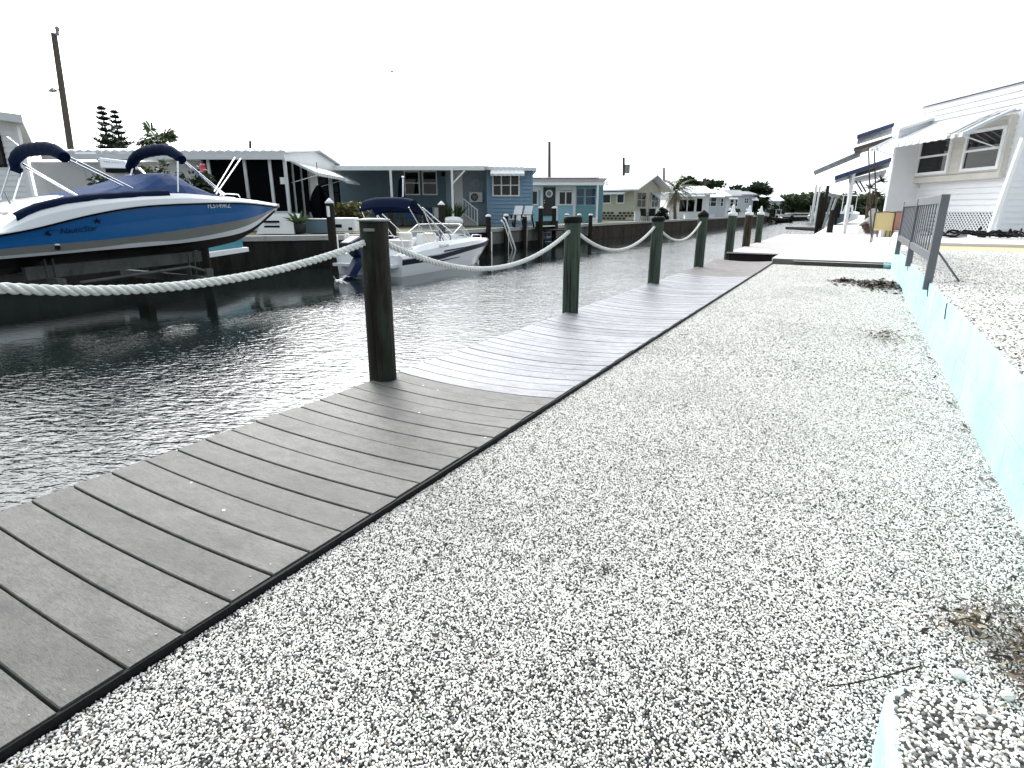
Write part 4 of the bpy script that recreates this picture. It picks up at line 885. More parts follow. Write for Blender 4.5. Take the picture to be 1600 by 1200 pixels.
for u in (612,707): mb=MB(); x=rf_(u,300,fe); mb.box(x-.055,x+.055,fe-.05,fe+.06,BANK,3.06); part('porch_post',mb,WHITE,h)
mb=MB(); x=rf_(707,300,fe); mb.bar((x,fe,2.4),(x+.66,fe,3.06),.07,.07); part('post_brace',mb,WHITE,h)
for u0,u1 in ((631,657),(659,684)): p=atf(u0,267,f); q=atf(u1,305,f); window(h,mpf(f-.035),p[0],q[0],q[2],p[2],1,2,.07,WHITE)
p=atf(769,272,34); q=atf(812,307,34); window(h,mpf(34.0-.065),p[0],q[0],q[2],p[2],3,2,.075,WHITE)
awning(h,mpf(33.93),rf_(767,265,34),rf_(819,265,34),zf(261,34),zf(273,33.3),.7,[aw,awu])
p=atf(709,268,f-.06); q=atf(724,345,f-.06); window(h,mpf(f-.06),p[0],q[0],BANK+.25,p[2],1,1,.07,WHITE,'white entry door',nm='door',gm=WHITE2)
c=atf(744.5,287,33.9); mb=MB(); 
for i in range(18): a=i/18*6.28; mb.tube([(rf_(744.5,287,f-.1)+.12*math.cos(a),f-.1,zf(287,f)+.12*math.sin(a)),(rf_(744.5,287,f-.1)+.26*math.cos(a+.3),f-.12,zf(287,f)+.26*math.sin(a+.3))],.015,4)
part('wall_ornament',mb,ALU,h)
c=atf(693,270,f); mb=MB(); mb.lathe((c[0],f-.2,c[2]-.2),[(.03,0),(.12,.05),(.08,.2),(.02,.25)],8); part('porch_lamp',mb,BLACK,h)
t=thing('air_conditioner','white wall mounted air conditioner beside the entry door','air conditioner',atf(743,317,f-.4)[:2]+(zf(317,f),),lot=True)
p=atf(733,300,f-.4); q=atf(754,316,f-.4); mb=MB(); mb.box(p[0],q[0],f-.40,f-.08,q[2],p[2]); part('casing',mb,WHITE,t,bevel=.03)
cc=(p[0]+(q[0]-p[0])*.40,f-.405,(p[2]+q[2])/2); rr=(p[2]-q[2])*.40; mb=MB()
mb.add([(cc[0]+rr*math.cos(a*.2618),cc[1],cc[2]+rr*math.sin(a*.2618)) for a in range(24)],[tuple(range(24))]); part('fan_opening',mb,BLACK,t)
mb=MB()
for k in (.3,.6,.95): mb.tube([(cc[0]+rr*k*math.cos(a*.2618),cc[1]-.012,cc[2]+rr*k*math.sin(a*.2618)) for a in range(25)],.008,5)
for a in range(8): mb.tube([cc,(cc[0]+rr*math.cos(a*.785),cc[1]-.012,cc[2]+rr*math.sin(a*.785))],.006,4)
part('fan_grille',mb,ALU,t)
t=thing('entry_steps','white railed steps up to the entry door of the blue grey house','steps',atf(735,345,33)[:2]+(BANK,),lot=True)
mb=MB(); a=rf_(724,335,33.3); b=rf_(746,345,33.3)
for i in range(3): mb.box(a+(b-a)*i/3,b,33.2,34.3,BANK+.0,BANK+.55-.18*(i+0)) if False else mb.box(a+(b-a)*i/3,a+(b-a)*(i+1)/3,33.3,34.3,BANK,BANK+.54-.18*i)
part('tread',mb,CONC,t)
mb=MB(); z1=BANK+1.45; z0=BANK+.85; mb.bar((a,33.25,z1),(b,33.25,z0),.045); mb.bar((a,33.25,BANK+.65),(b,33.25,BANK+.12),.04)
for i in range(6): x=a+(b-a)*i/5; mb.bar((x,33.25,BANK+.6-.5*i/5),(x,33.25,z1-(z1-z0)*i/5),.03)
mb.bar((b,33.25,BANK),(b,33.25,z0+.05),.06); part('railing',mb,WHITE,t)
# porch furniture
t=thing('closed_umbrella','tall closed navy umbrella standing in front of the double windows','umbrella',atf(627,345,32.5)[:2]+(BANK,),lot=True)
c=atf(627,300,32.5); mb=MB(); mb.lathe((c[0],32.5,0),[(.06,1.0),(.20,1.12),(.22,1.5),(.17,2.2),(.10,2.65),(.03,2.80)],9); part('canopy',mb,CANVASN,t); mb=MB(); mb.lathe((c[0],32.5,BANK),[(.25,0),(.25,.06),(.03,.08),(.03,.9)],10); part('pole',mb,BRONZE,t)
t=thing('patio_table','dark patio table under the closed umbrella','table',atf(628,345,31.8)[:2]+(BANK,),lot=True)
c=atf(630,345,31.8); mb=MB(); mb.box(c[0]-.8,c[0]+.8,31.4,32.2,BANK+.68,BANK+.72); part('tabletop',mb,BRONZE,t)
for dx in (-.7,.7):
    for dy in (31.5,32.1): mb=MB(); mb.bar((c[0]+dx,dy,BANK),(c[0]+dx,dy,BANK+.68),.05); part('leg',mb,BRONZE,t)
bluec=M('blue_sling',(.03,.07,.16),.7,.1,20)
def patio_chair(label,x,fy,yaw,mat,fm,group):
    t=thing('patio_chair',label,'chair',(x,fy,BANK),lot=True,yaw=yaw,group=group,frame='own')
    mb=MB(); mb.box(-.25,.25,-.25,.25,.40,.44); part('seat',mb,mat,t); mb=MB(); mb.hexa([(-.25,.22,.44),(.25,.22,.44),(.25,.26,.44),(-.25,.26,.44),(-.24,.36,.98),(.24,.36,.98),(.24,.40,.98),(-.24,.40,.98)]); part('backrest',mb,mat,t)
    mb=MB()
    for s in (-.27,.27): mb.tube([(s,-.26,0),(s,-.24,.62),(s,.25,.64),(s,.37,1.0)],.016,6); mb.tube([(s,.32,0),(s,.22,.42),(s,-.24,.42)],.016,6)
    part('frame',mb,fm,t); return t
g_='blue patio chairs on the porch'
for k,(u,fy,yw,l) in enumerate(((598,31.4,1.2,'blue sling patio chair at the left end of the porch table'),(617,30.9,3.1,'blue sling patio chair with its back to the canal left of centre'),(642,30.9,3.2,'blue sling patio chair with its back to the canal right of centre'),(658,31.6,-1.3,'blue sling patio chair at the right end of the porch table'))):
    patio_chair(l,rf_(u,345,fy),fy,yw,bluec,BRONZE,g_)
for u,s,l in ((668,.8,'round blue seat back left of the potted grass'),(684,.8,'white garden chair against the porch wall')):
    patio_chair(l,rf_(u,335,34.2),34.2,0,bluec if u<670 else WHITE,ALU,'garden chairs along the wall')
t=thing('tub_planter','long white oval tub lying on the far dock','tub',atf(707,352,30.0)[:2]+(BANK,),lot=True)
c=atf(708,347,30); mb=MB(); mb.ell((c[0],30,BANK+.27),(.52,.3,.26)); part('shell',mb,WHITE,t); mb=MB(); mb.ell((c[0],30,BANK+.46),(.40,.2,.06)); part('lid',mb,WHITE2,t)
t=thing('grass_planter','clump of tall yellow green blades behind the white tub','plant',atf(708,340,31)[:2]+(BANK,),lot=True)
for k,u in enumerate((701,714)):
    c=atf(u,340,31.2); mb=MB(); mb.lathe((c[0],31.2,BANK),[(.14,0),(.2,.3),(.17,.32)],12); part('pot',mb,TERRA,t); mb=MB()
    for i in range(60):
        a=R.uniform(0,6.28); e=R.uniform(.75,1.5); l=R.uniform(.5,1.05); d=Vector((math.cos(a)*math.cos(e),math.sin(a)*math.cos(e),math.sin(e))); p=Vector((c[0],31.2,BANK+.3)); s=d.orthogonal().normalized()*.028; mb.add([p-s,p+s,p+d*l*.7+s,p+d*l,p+d*l*.7-s],[(0,1,2,3,4)])
    part('blades',mb,PALML,t)
# lounge chairs on the dock
loung=thing('dock_chair','grey slatted lounge chair on the far dock, left of the pair','chair',atf(803,352,30.5)[:2]+(BANK,),lot=True,yaw=-.5,group='lounge chairs on the far dock',frame='own')
for j in range(4): pass
mb=MB(); mb.hexa([(-.27,-.45,.38),(.27,-.45,.38),(.27,.2,.26),(-.27,.2,.26),(-.27,-.45,.42),(.27,-.45,.42),(.27,.2,.30),(-.27,.2,.30)]); part('seat',mb,ALU,loung)
mb=MB(); mb.hexa([(-.25,.2,.28),(.25,.2,.28),(.25,.24,.28),(-.25,.24,.28),(-.22,.55,1.05),(.22,.55,1.05),(.22,.59,1.05),(-.22,.59,1.05)]); part('backrest',mb,ALU,loung)
mb=MB()
for s in (-.31,.31): mb.bar((s,-.5,0),(s,-.42,.58),.06); mb.bar((s,.5,0),(s,.25,.58),.06); mb.bar((s,-.55,.6),(s,.45,.6),.11,.03)
part('frame',mb,BLACK,loung)
dup(loung,W(rf_(819,350,31.0),31.0,BANK),YAW-.5,'grey slatted lounge chair on the far dock, right of the pair')
# --- aqua house with the black door
f=45.0; Z0=zf(343,f); h=thing('aqua_house','aqua house with a black door and a porthole, white trim and a beige fascia','house',(rf_(890,320,f),f,BANK),lot=True)
r0,r1=rf_(815,310,f),rf_(934,310,f); ze=zf(291,f)
mb=MB(); mb.box(r0,r1,f,f+6,BANK-.1,ze+.4); part('wall',mb,TEAL,h)
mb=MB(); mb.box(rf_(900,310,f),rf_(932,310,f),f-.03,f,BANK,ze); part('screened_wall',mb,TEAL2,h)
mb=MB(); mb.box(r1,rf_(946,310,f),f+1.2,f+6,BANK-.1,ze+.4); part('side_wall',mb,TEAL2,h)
mb=MB(); re=rf_(951,280,f-1.2); mb.hexa([(r0-2,f-1.3,ze+.02),(re-.3,f-1.3,ze+.02),(re-.1,f+6,ze+.1),(r0-2,f+6,ze+.1),(r0-2,f-1.3,ze+.22),(re-.25,f-1.3,ze+.22),(re,f+6,ze+.3),(r0-2,f+6,ze+.3)]); part('eave',mb,WHITE,h)
mb=MB(); zt=zf(277.5,f-1.3); zb=zf(287.5,f-1.3); mb.hexa([(r0-2,f-1.2,ze+.24),(re-.3,f-1.2,ze+.24),(re-.3,f+.8,ze+.3),(r0-2,f+.8,ze+.3),(r0-2,f-.6,zt),(re+.05,f-.6,zt),(re+.05,f+.8,zt+.02),(r0-2,f+.8,zt+.02)]); part('fascia_roof',mb,FASCIA,h)
mb=MB(); mb.hexa([(r0-2,f-.62,zt+.01),(re-.6,f-.62,zt+.01),(re-.6,f+6,zt+.3),(r0-2,f+6,zt+.3),(r0-2,f-.62,zt+.07),(re-.6,f-.62,zt+.07),(re-.6,f+6,zt+.4),(r0-2,f+6,zt+.4)]); part('roof',mb,WHITE,h)
mb=MB()
for u in (846.5,870,897.5): x=rf_(u,310,f); mb.box(x-.10,x+.10,f-.05,f-.001,BANK,ze)
x0=rf_(871,300,f); mb.box(x0,rf_(897,300,f),f-.05,f-.001,zf(297,f),ze); mb.box(r0,rf_(846,300,f),f-.05,f-.001,zf(297,f),ze)
x=rf_(933.5,310,f-1.2); mb.box(x-.07,x+.07,f-1.25,f-1.1,BANK,ze+.1); part('trim',mb,WHITE,h)
blk=M('black_door_paint',(.02,.016,.018),.4,.1,3,bmp=0)
p=atf(849,293,f); q=atf(867,337,f); mb=MB(); mb.box(p[0],q[0],f-.09,f-.03,q[2],p[2]); d_=part('door',mb,blk,h)
c=atf(858,302.5,f-.1); mb=MB(); mb.lathe((0,0,0),[(.20,0),(.27,.0),(.27,.03),(.20,.03)],24); rv=MB(); rv.add([(c[0]+v[0],f-.09-v[2],c[2]+v[1]) for v in mb.v],mb.f,0,True); part('porthole',rv,WHITE,d_)
mb=MB(); mb.add([(c[0]+.17*math.cos(a*.3927),f-.123,c[2]+.17*math.sin(a*.3927)) for a in range(16)],[tuple(range(16))]); part('porthole_glass',mb,GALV,d_)
c=atf(850.5,313,f); mb=MB(); mb.ell((c[0],f-.13,c[2]),(.04,.04,.04)); mb.ell((c[0],f-.13,c[2]-.17),(.05,.05,.05)); part('handle',mb,ALU,d_)
gw_=M('blue_reflecting_glass',(.02,.05,.10),.08,.3,1.5,bmp=0)
for u0,u1,v0,v1,cl,rw,gm in ((829,841,297,321,1,1,None),(872.5,895,298,321,2,1,None)):
    p=atf(u0,v0,f-.05); q=atf(u1,v1,f-.05); window(h,mpf(f-.05),p[0],q[0],q[2],p[2],cl,rw,.10,WHITE,gm=gm)
for u0,u1 in ((900.5,913),(914.5,931)): p=atf(u0,293.5,f-.03); q=atf(u1,321,f-.03); window(h,mpf(f-.03),p[0],q[0],q[2],p[2],1,2,.05,TEAL,gm=gw_)
# --- cream house, turned a little so that its gable end shows
f=54.0; h=thing('cream_house','cream house with a long white metal roof and a gable end facing the canal','house',(rf_(990,310,f),f,BANK),lot=True,yaw=rad(-40),frame='own')
hz=2.75
mb=MB(); mb.box(-15,0,0,5.2,.0,hz); lap(mb,mpf(0),-15,0,.75,hz,.16,.012); part('wall',mb,CREAM,h)
mb=MB(); mb.prism([(0,0,.0),(0,5.2,.0),(0,5.2,hz),(0,2.6,hz+1.0),(0,0,hz)],(.04,0,0)); 
for i in range(10): y=.26+.52*i; mb.box(.04,.06,y-.015,y+.015,.0,hz+.1)
part('gable_wall',mb,CREAM,h)
mb=MB(); pan(mb,(-16,-.9,hz-.12),(.9,-.9,hz-.12),(-16,2.6,hz+1.2),(.9,2.6,hz+1.2),.4,.03,.1); pan(mb,(-16,6.1,hz-.12),(.9,6.1,hz-.12),(-16,2.6,hz+1.21),(.9,2.6,hz+1.21),.4,.03,.1); part('roof',mb,WHITE,h)
mb=MB()
for x,y in ((-4.2,1.3),(-3.0,.3)): z=hz-.12+(y+.9)*.377; mb.tube([(x,y,z),(x,y,z+.32)],.09,8)
part('roof_vent',mb,ALU,h)
mb=MB()
for i in range(14):
    for k in range(3):
        x=-5.6+i*.42+(.2 if k%2 else 0); 
        if R.random()<.8: mb.box(x,x+.26,-.06,-.012,.06+k*.24,.06+k*.24+.17)
part('stone_skirt',mb,BLOCK,h)
for a0,a1 in ((-3.2,-2.3),(-1.7,-.9)): window(h,mpf(0),a0,a1,1.45,2.3,1,1,.08,WHITE)
awning(h,mpf(.02),-3.6,-.4,2.62,2.3,1.1,[aw,awu])
window(h,mps(.04,1),.5,2.2,1.1,2.45,2,2,.07,CREAM); window(h,mps(.04,1),3.3,4.7,1.1,2.3,2,2,.07,WHITE)
awning(h,mps(.05,1),3.1,4.9,2.5,1.85,1.0,[aw,awu])
mb=MB(); mb.box(.03,.10,3.0,5.0,.0,1.05); part('white_panel',mb,WHITE,h)
mb=MB(); mb.box(-2.9,-2.82,-1.0,-.92,0,hz-.1); part('eave_post',mb,WHITE,h)
# simple small far houses, each with its own windows and awnings
def cottage(label,u0,u1,f,vb,ve,vt,wallm,roofm,wins=(),aws=(),yaw=0,dep=7,over=.5,name='cottage'):
    a=rf_(u0,320,f); b=rf_(u1,320,f); ze=zf(ve,f); zt=zf(vt,f+dep/2); h=thing(name,label,'house',((a+b)/2,f,BANK),lot=True,yaw=yaw)
    mb=MB(); mb.box(a,b,f,f+dep,BANK-.3,ze); lap(mb,mpf(f),a,b,BANK,ze,.2,.015); part('wall',mb,wallm,h)
    mb=MB(); pan(mb,(a-over,f-.7,ze),(b+over,f-.7,ze),(a-over,f+dep/2,zt),(b+over,f+dep/2,zt),.5,.04,.16); pan(mb,(a-over,f+dep+.7,ze),(b+over,f+dep+.7,ze),(a-over,f+dep/2,zt+.01),(b+over,f+dep/2,zt+.01),.5,.04,.16); part('roof',mb,roofm,h)
    mb=MB(); mb.add([(b,f,ze-.02),(b,f+dep,ze-.02),(b,f+dep/2,zt-.1)],[(0,1,2)]); mb.add([(a,f,ze-.02),(a,f+dep,ze-.02),(a,f+dep/2,zt-.1)],[(0,1,2)]); part('gable',mb,wallm,h)
    for u,w,va,vb_,c,dk in wins: p=atf(u,va,f); q=atf(u+w,vb_,f); window(h,mpf(f-.02),p[0],q[0],q[2],p[2],c,2 if not dk else 1,.09,WHITE,gm=DARK if dk else None,nm='screen_opening' if dk else 'window')
    for u,w,va,vb_ in aws: awning(h,mpf(f-.02),rf_(u,va,f),rf_(u+w,va,f),zf(va,f),zf(vb_,f-1),1.2,[aw,awu],sp=.3)
    return h
GRY=M('light_grey_siding',(.52,.56,.62),.6,.06,2,bmp=.03); GRYR=M('grey_shingle',(.32,.33,.35),.8,.15,6)
cottage('white house with dark screened porch half hidden by the palm',1046,1108,70,342,302,291,WHITE2,WHITE,((1061,12,311,332,1,True),(1074,11,311,332,1,True),(1088,9,309,332,1,True)),((1058,40,302,307),))
cottage('pale house with a white awning over paired windows, third beyond the palm',1094,1134,82,341,306,297,GRY,WHITE,((1101,18,308,323,2,False),(1126,4,309,323,1,False)),((1095,34,304,308),))
cottage('small white house with a porch between two pale homes',1124,1152,96,341,306,297,WHITE2,GRYR,((1141,5,311,323,1,False),(1149,3,311,323,1,False)),((1136,14,306,311),))
cottage('pale blue far house left of the fan palm',1140,1176,108,339,304,299,GRY,GRYR,((1163,6,309,318,2,False),),((1172,10,308,313),))
cottage('far white house right of the fan palm at the canal bend',1196,1219,126,338,313,303,GRY,WHITE,((1200,4,318,326,1,False),),((1194,24,310,314),))
cottage('house roof seen behind the pale cottages',1080,1160,135,338,303,297,WHITE2,GRYR,())
# --- utility poles
def upole(label,u,v0,vb,f,w,lean=0,lamp=False,box=False,u1=None):
    z1=zf(v0,f); x0=rf_(u1 or u,vb,f); x1=rf_(u,v0,f)
    t=thing('utility_pole',label,'utility pole',(x0,f,BANK),lot=True,group='utility poles behind the houses')
    zb=zf(vb,f); k=(x1-x0)/(z1-zb); xb=x0-k*(zb-BANK)
    mb=MB(); mb.tube([(xb,f,BANK-.2),(x1,f,z1)],[w*.6,w*.45],10); part('pole',mb,UPOLE,t)
    if lamp:
        p=atf(97,146,f); q=atf(84,141,f); r_=atf(77,141,f); mb=MB(); mb.tube([p,atf(91,140,f),q],.03,6); part('lamp_arm',mb,GALV,t)
        mb=MB(); mb.hexa([(r_[0],f-.15,r_[2]-.08),(q[0]+.1,f-.15,r_[2]-.05),(q[0]+.1,f+.15,r_[2]-.05),(r_[0],f+.15,r_[2]-.08),(r_[0]+.1,f-.08,r_[2]+.05),(q[0],f-.08,r_[2]+.12),(q[0],f+.08,r_[2]+.12),(r_[0]+.1,f+.08,r_[2]+.05)]); part('lamp',mb,GALV,t)
        p=atf(89,47,f); mb=MB(); mb.tube([(p[0]-.02,f,p[2]-.25),(p[0]+.02,f,p[2]+.08)],[.09,.06],8); mb.ell((p[0]+.03,f,p[2]+.06),(.11,.1,.13)); part('pole_top_fitting',mb,GALV,t)
    if box: p=atf(u+2,vb-6,f); mb=MB(); mb.box(p[0]-.05,p[0]+.55,f-.3,f+.2,p[2]-.5,p[2]+.5); part('transformer',mb,GALV,t)
    return t
upole('tall dark leaning utility pole with a street lamp at the left of the sky',84,52,231,34,.30,lamp=True,u1=110)
upole('dark utility pole standing behind the aqua house roof',858.5,221,270,62,.32)
upole('utility pole with a transformer behind the cream house roof',974.5,246,270,75,.35,box=True)
upole('short utility pole between the cream house and the palm',1037.5,262,290,85,.32)
upole('thin far utility pole above the pale houses',1102,278,300,120,.4)
upole('small utility pole with a lamp bracket above the porch house roof',391,220,240,60,.28)
mb=MB()
def wire(p,q,s,n=14): mb.tube([Vector(p).lerp(Vector(q),i/n)-Vector((0,0,s*4*(i/n)*(1-i/n))) for i in range(n+1)],.014,4)
wire(W(*atf(-60,165,34)),W(*atf(101,178,34)),.25); wire(W(*atf(101,178,34)),W(*atf(391,226,60)),.5); wire(W(*atf(391,226,60)),W(*atf(560,252,80)),.4)
wire(W(*atf(-60,118,34)),W(*atf(96,142,34)),.2)
o=solo('power_line','thin sagging power wire between the utility poles','power line',mb,GALV)
# --- trees
def norfolk(label,u,vt,vb,f,wd):
    p=atf(u,vt,f); q=atf(u,vb,f); H=p[2]-BANK; t=thing('norfolk_pine',label,'tree',(p[0],f,BANK),lot=True,group='norfolk pines behind the porch house')
    mb=MB(); mb.tube([(p[0],f,BANK),(p[0],f,p[2])],[.22,.03],8); part('trunk',mb,BARK,t); mb=MB(); z=p[2]; k=0
    while z>q[2]-1.5 and k<16:
        L=min(wd,.16+wd*.115*k)
        for j in range(6):
            a=j*1.047+k*.5+R.uniform(-.15,.15); l=L*R.uniform(.75,1.1)
            for s in range(9):
                q0=(s+1)/9; x=p[0]+math.cos(a)*l*q0; y=f+math.sin(a)*l*q0; zz=z+.42*l*q0**1.4; w=.06+.07*(1-q0)+(.05 if k>5 else 0)
                for e in range(5): b=R.uniform(0,6.3); c=Vector((x,y,zz)); d=Vector((math.cos(a)*.5+math.cos(b)*.8,math.sin(a)*.5+math.sin(b)*.8,R.uniform(-.1,.8))).normalized(); n=d.orthogonal().normalized()*w*.38; mb.add([c-n,c+n,c+d*w*2.6],[(0,1,2)])
        z-=.30+.018*k; k+=1
    part('crown',mb,PINEL,t); return t
norfolk('taller norfolk pine with stiff tiers rising over the metal roof',159,171,232,40,.82); norfolk('shorter norfolk pine at the right of its twin',179,177,232,42,.85)
def frond(mb,c,az,el,L,droop,lw,n=16,m=0,fan=False):
    pts=[]; p=Vector(c); d=Vector((math.cos(az)*math.cos(el),math.sin(az)*math.cos(el),math.sin(el)))
    for i in range(n+1):
        pts.append(p.copy()); p=p+d*(L/n); d=(d+Vector((0,0,-droop/n))).normalized()
    for i in range(1,n):
        t=(pts[i+1]-pts[i-1]).normalized(); s=t.cross(Vector((0,0,1))); s=s.normalized() if s.length>.01 else Vector((1,0,0)); k=lw*math.sin(math.pi*min(1,(i/n)*.8+.18))
        for sg in (1,-1):
            e=pts[i]+s*sg*k+t*k*.55+Vector((0,0,-k*.45)); w=t*(L/n)*.33; mb.add([pts[i]-w,pts[i]+w,e],[(0,1,2)],m)
    mb.add([pts[0]+Vector((.02,0,0)),pts[n//2],pts[-1],pts[n//2]-Vector((0,0,.03))],[(0,1,2,3)],m)
def fan(mb,c,az,el,stem,L,m=0):
    d=Vector((math.cos(az)*math.cos(el),math.sin(az)*math.cos(el),math.sin(el))); h=Vector(c)+d*stem; s=d.cross(Vector((0,0,1))); s=s.normalized() if s.length>.05 else Vector((1,0,0)); n=s.cross(d)
    mb.add([Vector(c)-s*.02,Vector(c)+s*.02,h+s*.02,h-s*.02],[(0,1,2,3)],m)
    for k in range(15):
        a=(k-7)/7*1.75; e=(d*math.cos(a)+s*math.sin(a)+n*.15*math.sin(k*2)); l=L*(.72+.28*math.cos(a*.8)); tip=h+e*l+Vector((0,0,-.22*l)); mid=h+e*l*.55; w=(s*math.cos(a)-d*math.sin(a))*L*.10; mb.add([h,mid-w,tip,mid+w],[(0,1,2,3)],m)
def palm(label,u,vc,f,vb,L,nf,kind,name='palm_tree',lo=-.25,lm=None,skirt=0,lot=True,group=None,trunkr=.16):
    p=atf(u,vc,f); t=thing(name,label,'palm tree',(p[0],f,BANK),lot=lot,group=group)
    mb=MB(); mb.tube([(p[0]+.1,f,BANK-.2),(p[0]-.05,f,(BANK+p[2])/2),(p[0],f,p[2])],[trunkr*1.15,trunkr*.9,trunkr*.85],9); part('trunk',mb,BARK,t)
    mb=MB()
    for i in range(nf):
        az=i*2.39996; el=R.uniform(lo,1.25) if kind=='fan' else R.uniform(.05,1.3)
        if kind=='fan': fan(mb,p,az,el,L*.5*R.uniform(.8,1.1),L*.62)
        else: frond(mb,p,az,el,L*R.uniform(.85,1.1),1.7,L*.20)
    part('crown',mb,lm or (PALML if kind=='fan' else LEAF),t)
    if skirt:
        mb=MB()
        for i in range(skirt): frond(mb,(p[0],f,p[2]-.15),R.uniform(0,6.3),R.uniform(-.9,-.1),L*R.uniform(.7,1),1.6,L*.14)
        part('dead_fronds',mb,DEADL,t)
    return t
palm('pale green fan palm showing above the porch house roof',247,222,38,236,1.35,18,'fan')
palm('drooping feather palm with a skirt of dead fronds beside the cream house',1057,297,62,340,2.6,24,'feather',skirt=16)
palm('dark fan palm between the far pale houses',1185,306,112,338,3.1,54,'fan',lo=-1.25,lm=LEAFD,trunkr=.22)
bush('distant_tree','rounded dark tree behind the white porch house roof',  'tree',atf(1080,291,100),(2.2,2,1.8),16,50,.45,LEAFD)
bush('distant_tree','rounded dark tree behind the pale awning house','tree',atf(1112,293,130),(3.8,3,2.6),18,50,.6,LEAFD)
bush('distant_tree','spreading tree between the far roofs','tree',atf(1150,303,150),(4.5,3,2.4),18,50,.7,LEAFD)
bush('garden_bush','dark bush at the corner of the cream house','bush',atf(1036,336,56),(.9,.7,.7),14,40,.16,LEAFD)
bush('garden_bush','dark bush on the bank in front of the far porch','bush',atf(1147,332,84),(1.0,.8,.8),14,40,.2,LEAFD)
bush('garden_bush','dark bush in front of the last far house','bush',atf(1207,330,115),(1.6,1,1.3),14,40,.3,LEAFD)
# mangrove wood closing the canal
mb=MB()
for i in range(230):
    s=R.random(); u=1216+s*186; fq=R.uniform(165,185); hgt=(zf(301 if u<1330 else 304,fq)-BANK)*R.uniform(.78,1.06)*(.92+.08*math.sin(u*.09)); c=(rf_(u,320,fq),fq,0); rr=R.uniform(2.2,3.6)
    for k in range(5):
        zz=BANK+hgt*(.12+.19*k)+R.uniform(-.4,.4); leaves(mb,(c[0]+R.uniform(-1.6,1.6),fq+R.uniform(-1,1),zz),(rr*.6,rr*.5,hgt*.17),34,.55)
wv=[W(*v) for v in mb.v]; mb.v=wv; o=part('mangrove_wood',mb,MANG); o['kind']='stuff'; o['label']='dark green mangrove wood closing the end of the canal'
# --- far bank pilings, fenders and ladders
def piling(label,X,Y,z1,r,cap,mat=PILING,tagb=False):
    t=thing('bank_piling',label,'piling',(X,Y,WATER),group='pilings along the far bank'); mb=MB(); mb.lathe((X,Y,-2.1),[(r*1.06,0),(r,2.1+z1-.01)],12); part('shaft',mb,mat,t)
    mb=MB()
    if cap=='point': mb.lathe((X,Y,z1-.03),[(r+.01,0),(r+.02,.02),(r*.5,.10),(.01,.16)],12)
    else: mb.lathe((X,Y,z1-.02),[(r+.015,0),(r+.02,.06),(r*.5,.10)],12)
    part('cap',mb,WHITE,t)
    if tagb:
        a=Vector((cY,sY,0)); q=Vector((X,Y,z1-.28))+Vector((sY,-cY,0))*(r+.03); mb=MB(); mb.bar(q-Vector((0,0,.16)),q+Vector((0,0,.16)),.22,.06,up=(cY,sY,0)); part('meter_box',mb,WHITE,t,bevel=.02)
        mb=MB(); q2=q+Vector((sY,-cY,0))*.034; mb.bar(q2-Vector((0,0,.05)),q2+Vector((0,0,.06)),.09,.012,up=(cY,sY,0)); part('meter_face',mb,BLACK,t)
def pil(label,u,vt,X,cap,r=.12,mat=PILING,tagb=False):
    x,y,z=at(u,vt,X=X); piling(label,x,y,z,r,cap,mat,tagb)
pil('dark piling with a pointed white cap and a small meter box beside the dock box',514.5,316,-14.3,'point',.13,tagb=True)
pil('dark piling behind the bimini of the white boat',611,322,-14.5,'flat',.14)
pil('dark piling with a pointed white cap left of the white tub',689.5,319,-14.55,'point',.13)
pil('grey piling at the corner of the powder blue room',763,338,-14.6,'flat',.11)
pil('white capped piling left of the lounge chairs',790.5,337,-14.55,'flat',.11)
pil('white capped piling right of the lounge chairs',820,338,-14.55,'flat',.11)
pil('white capped piling at the left of the dark platform',845,325,-14.3,'flat',.12)
pil('white capped piling at the right of the dark platform',866,325,-14.3,'flat',.12)
for u,l in ((886,'first'),(905,'second')): pil(f'{l} of two short white capped pilings behind the flat capped post',u,336,-14.6,'flat',.12)
pil('tall white capped piling standing in the water before the aqua house',923,336,-14.4,'flat',.12)
def fender(u,v0,label):
    x,y,z=at(u,v0,X=-14.58); mb=MB(); mb.lathe((x,y,-1.4),[(.09,0),(.09,1.4+z),(.05,1.4+z+.03)],12); solo('fender_pipe',label,'fender pipe',mb,PVC,group='white fender pipes on the far seawall')
for u,v,l in ((766,363,'white fender pipe right of the mooring buoy'),(792,360,'white fender pipe behind the leaning ladder rail'),(821,358,'white fender pipe under the lounge chairs'),(846,358,'white fender pipe left of the blue ladder'),(542,366,'slanting pale pipe left of the outboard engine'),(523.5,368,'thin white pipe beside the meter piling')): fender(u,v,l)
mb=MB(); mb.tube([at(787,340,X=-14.6),at(790,344,X=-14.3),at(805,388,X=-14.1),at(805,396,X=-14.1)],.04,8); mb.tube([at(783,344,X=-14.7),at(787,348,X=-14.4),at(801,390,X=-14.2)],.03,8); solo('ladder_rail','pale leaning rail running from the far dock into the water','ladder',mb,PVC)
t=thing('lift_platform','dark board platform between two pilings with a white sill','platform',at(855,355,X=-14.4)[:2]+(WATER,))
a=at(838,346,X=-14.45); b=at(870.5,357,X=-14.45); mb=MB(); mb.box(-14.5,-14.40,a[1],b[1],b[2],a[2]); mb.box(-14.5,-13.3,a[1]+.3,b[1]-.3,b[2]-.05,b[2]); part('board',mb,PILING,t)
a=at(845,353,X=-14.3); b=at(866,354,X=-14.3); mb=MB(); mb.box(-14.38,-14.2,a[1],b[1],a[2]-.05,a[2]); part('sill',mb,WHITE,t)
t=thing('blue_ladder','blue dock ladder with pale treads below the dark platform','ladder',at(854,370,X=-14.3)[:2]+(WATER,))
a=at(850,358,X=-14.3); b=at(857,380,X=-14.1); mb=MB(); 
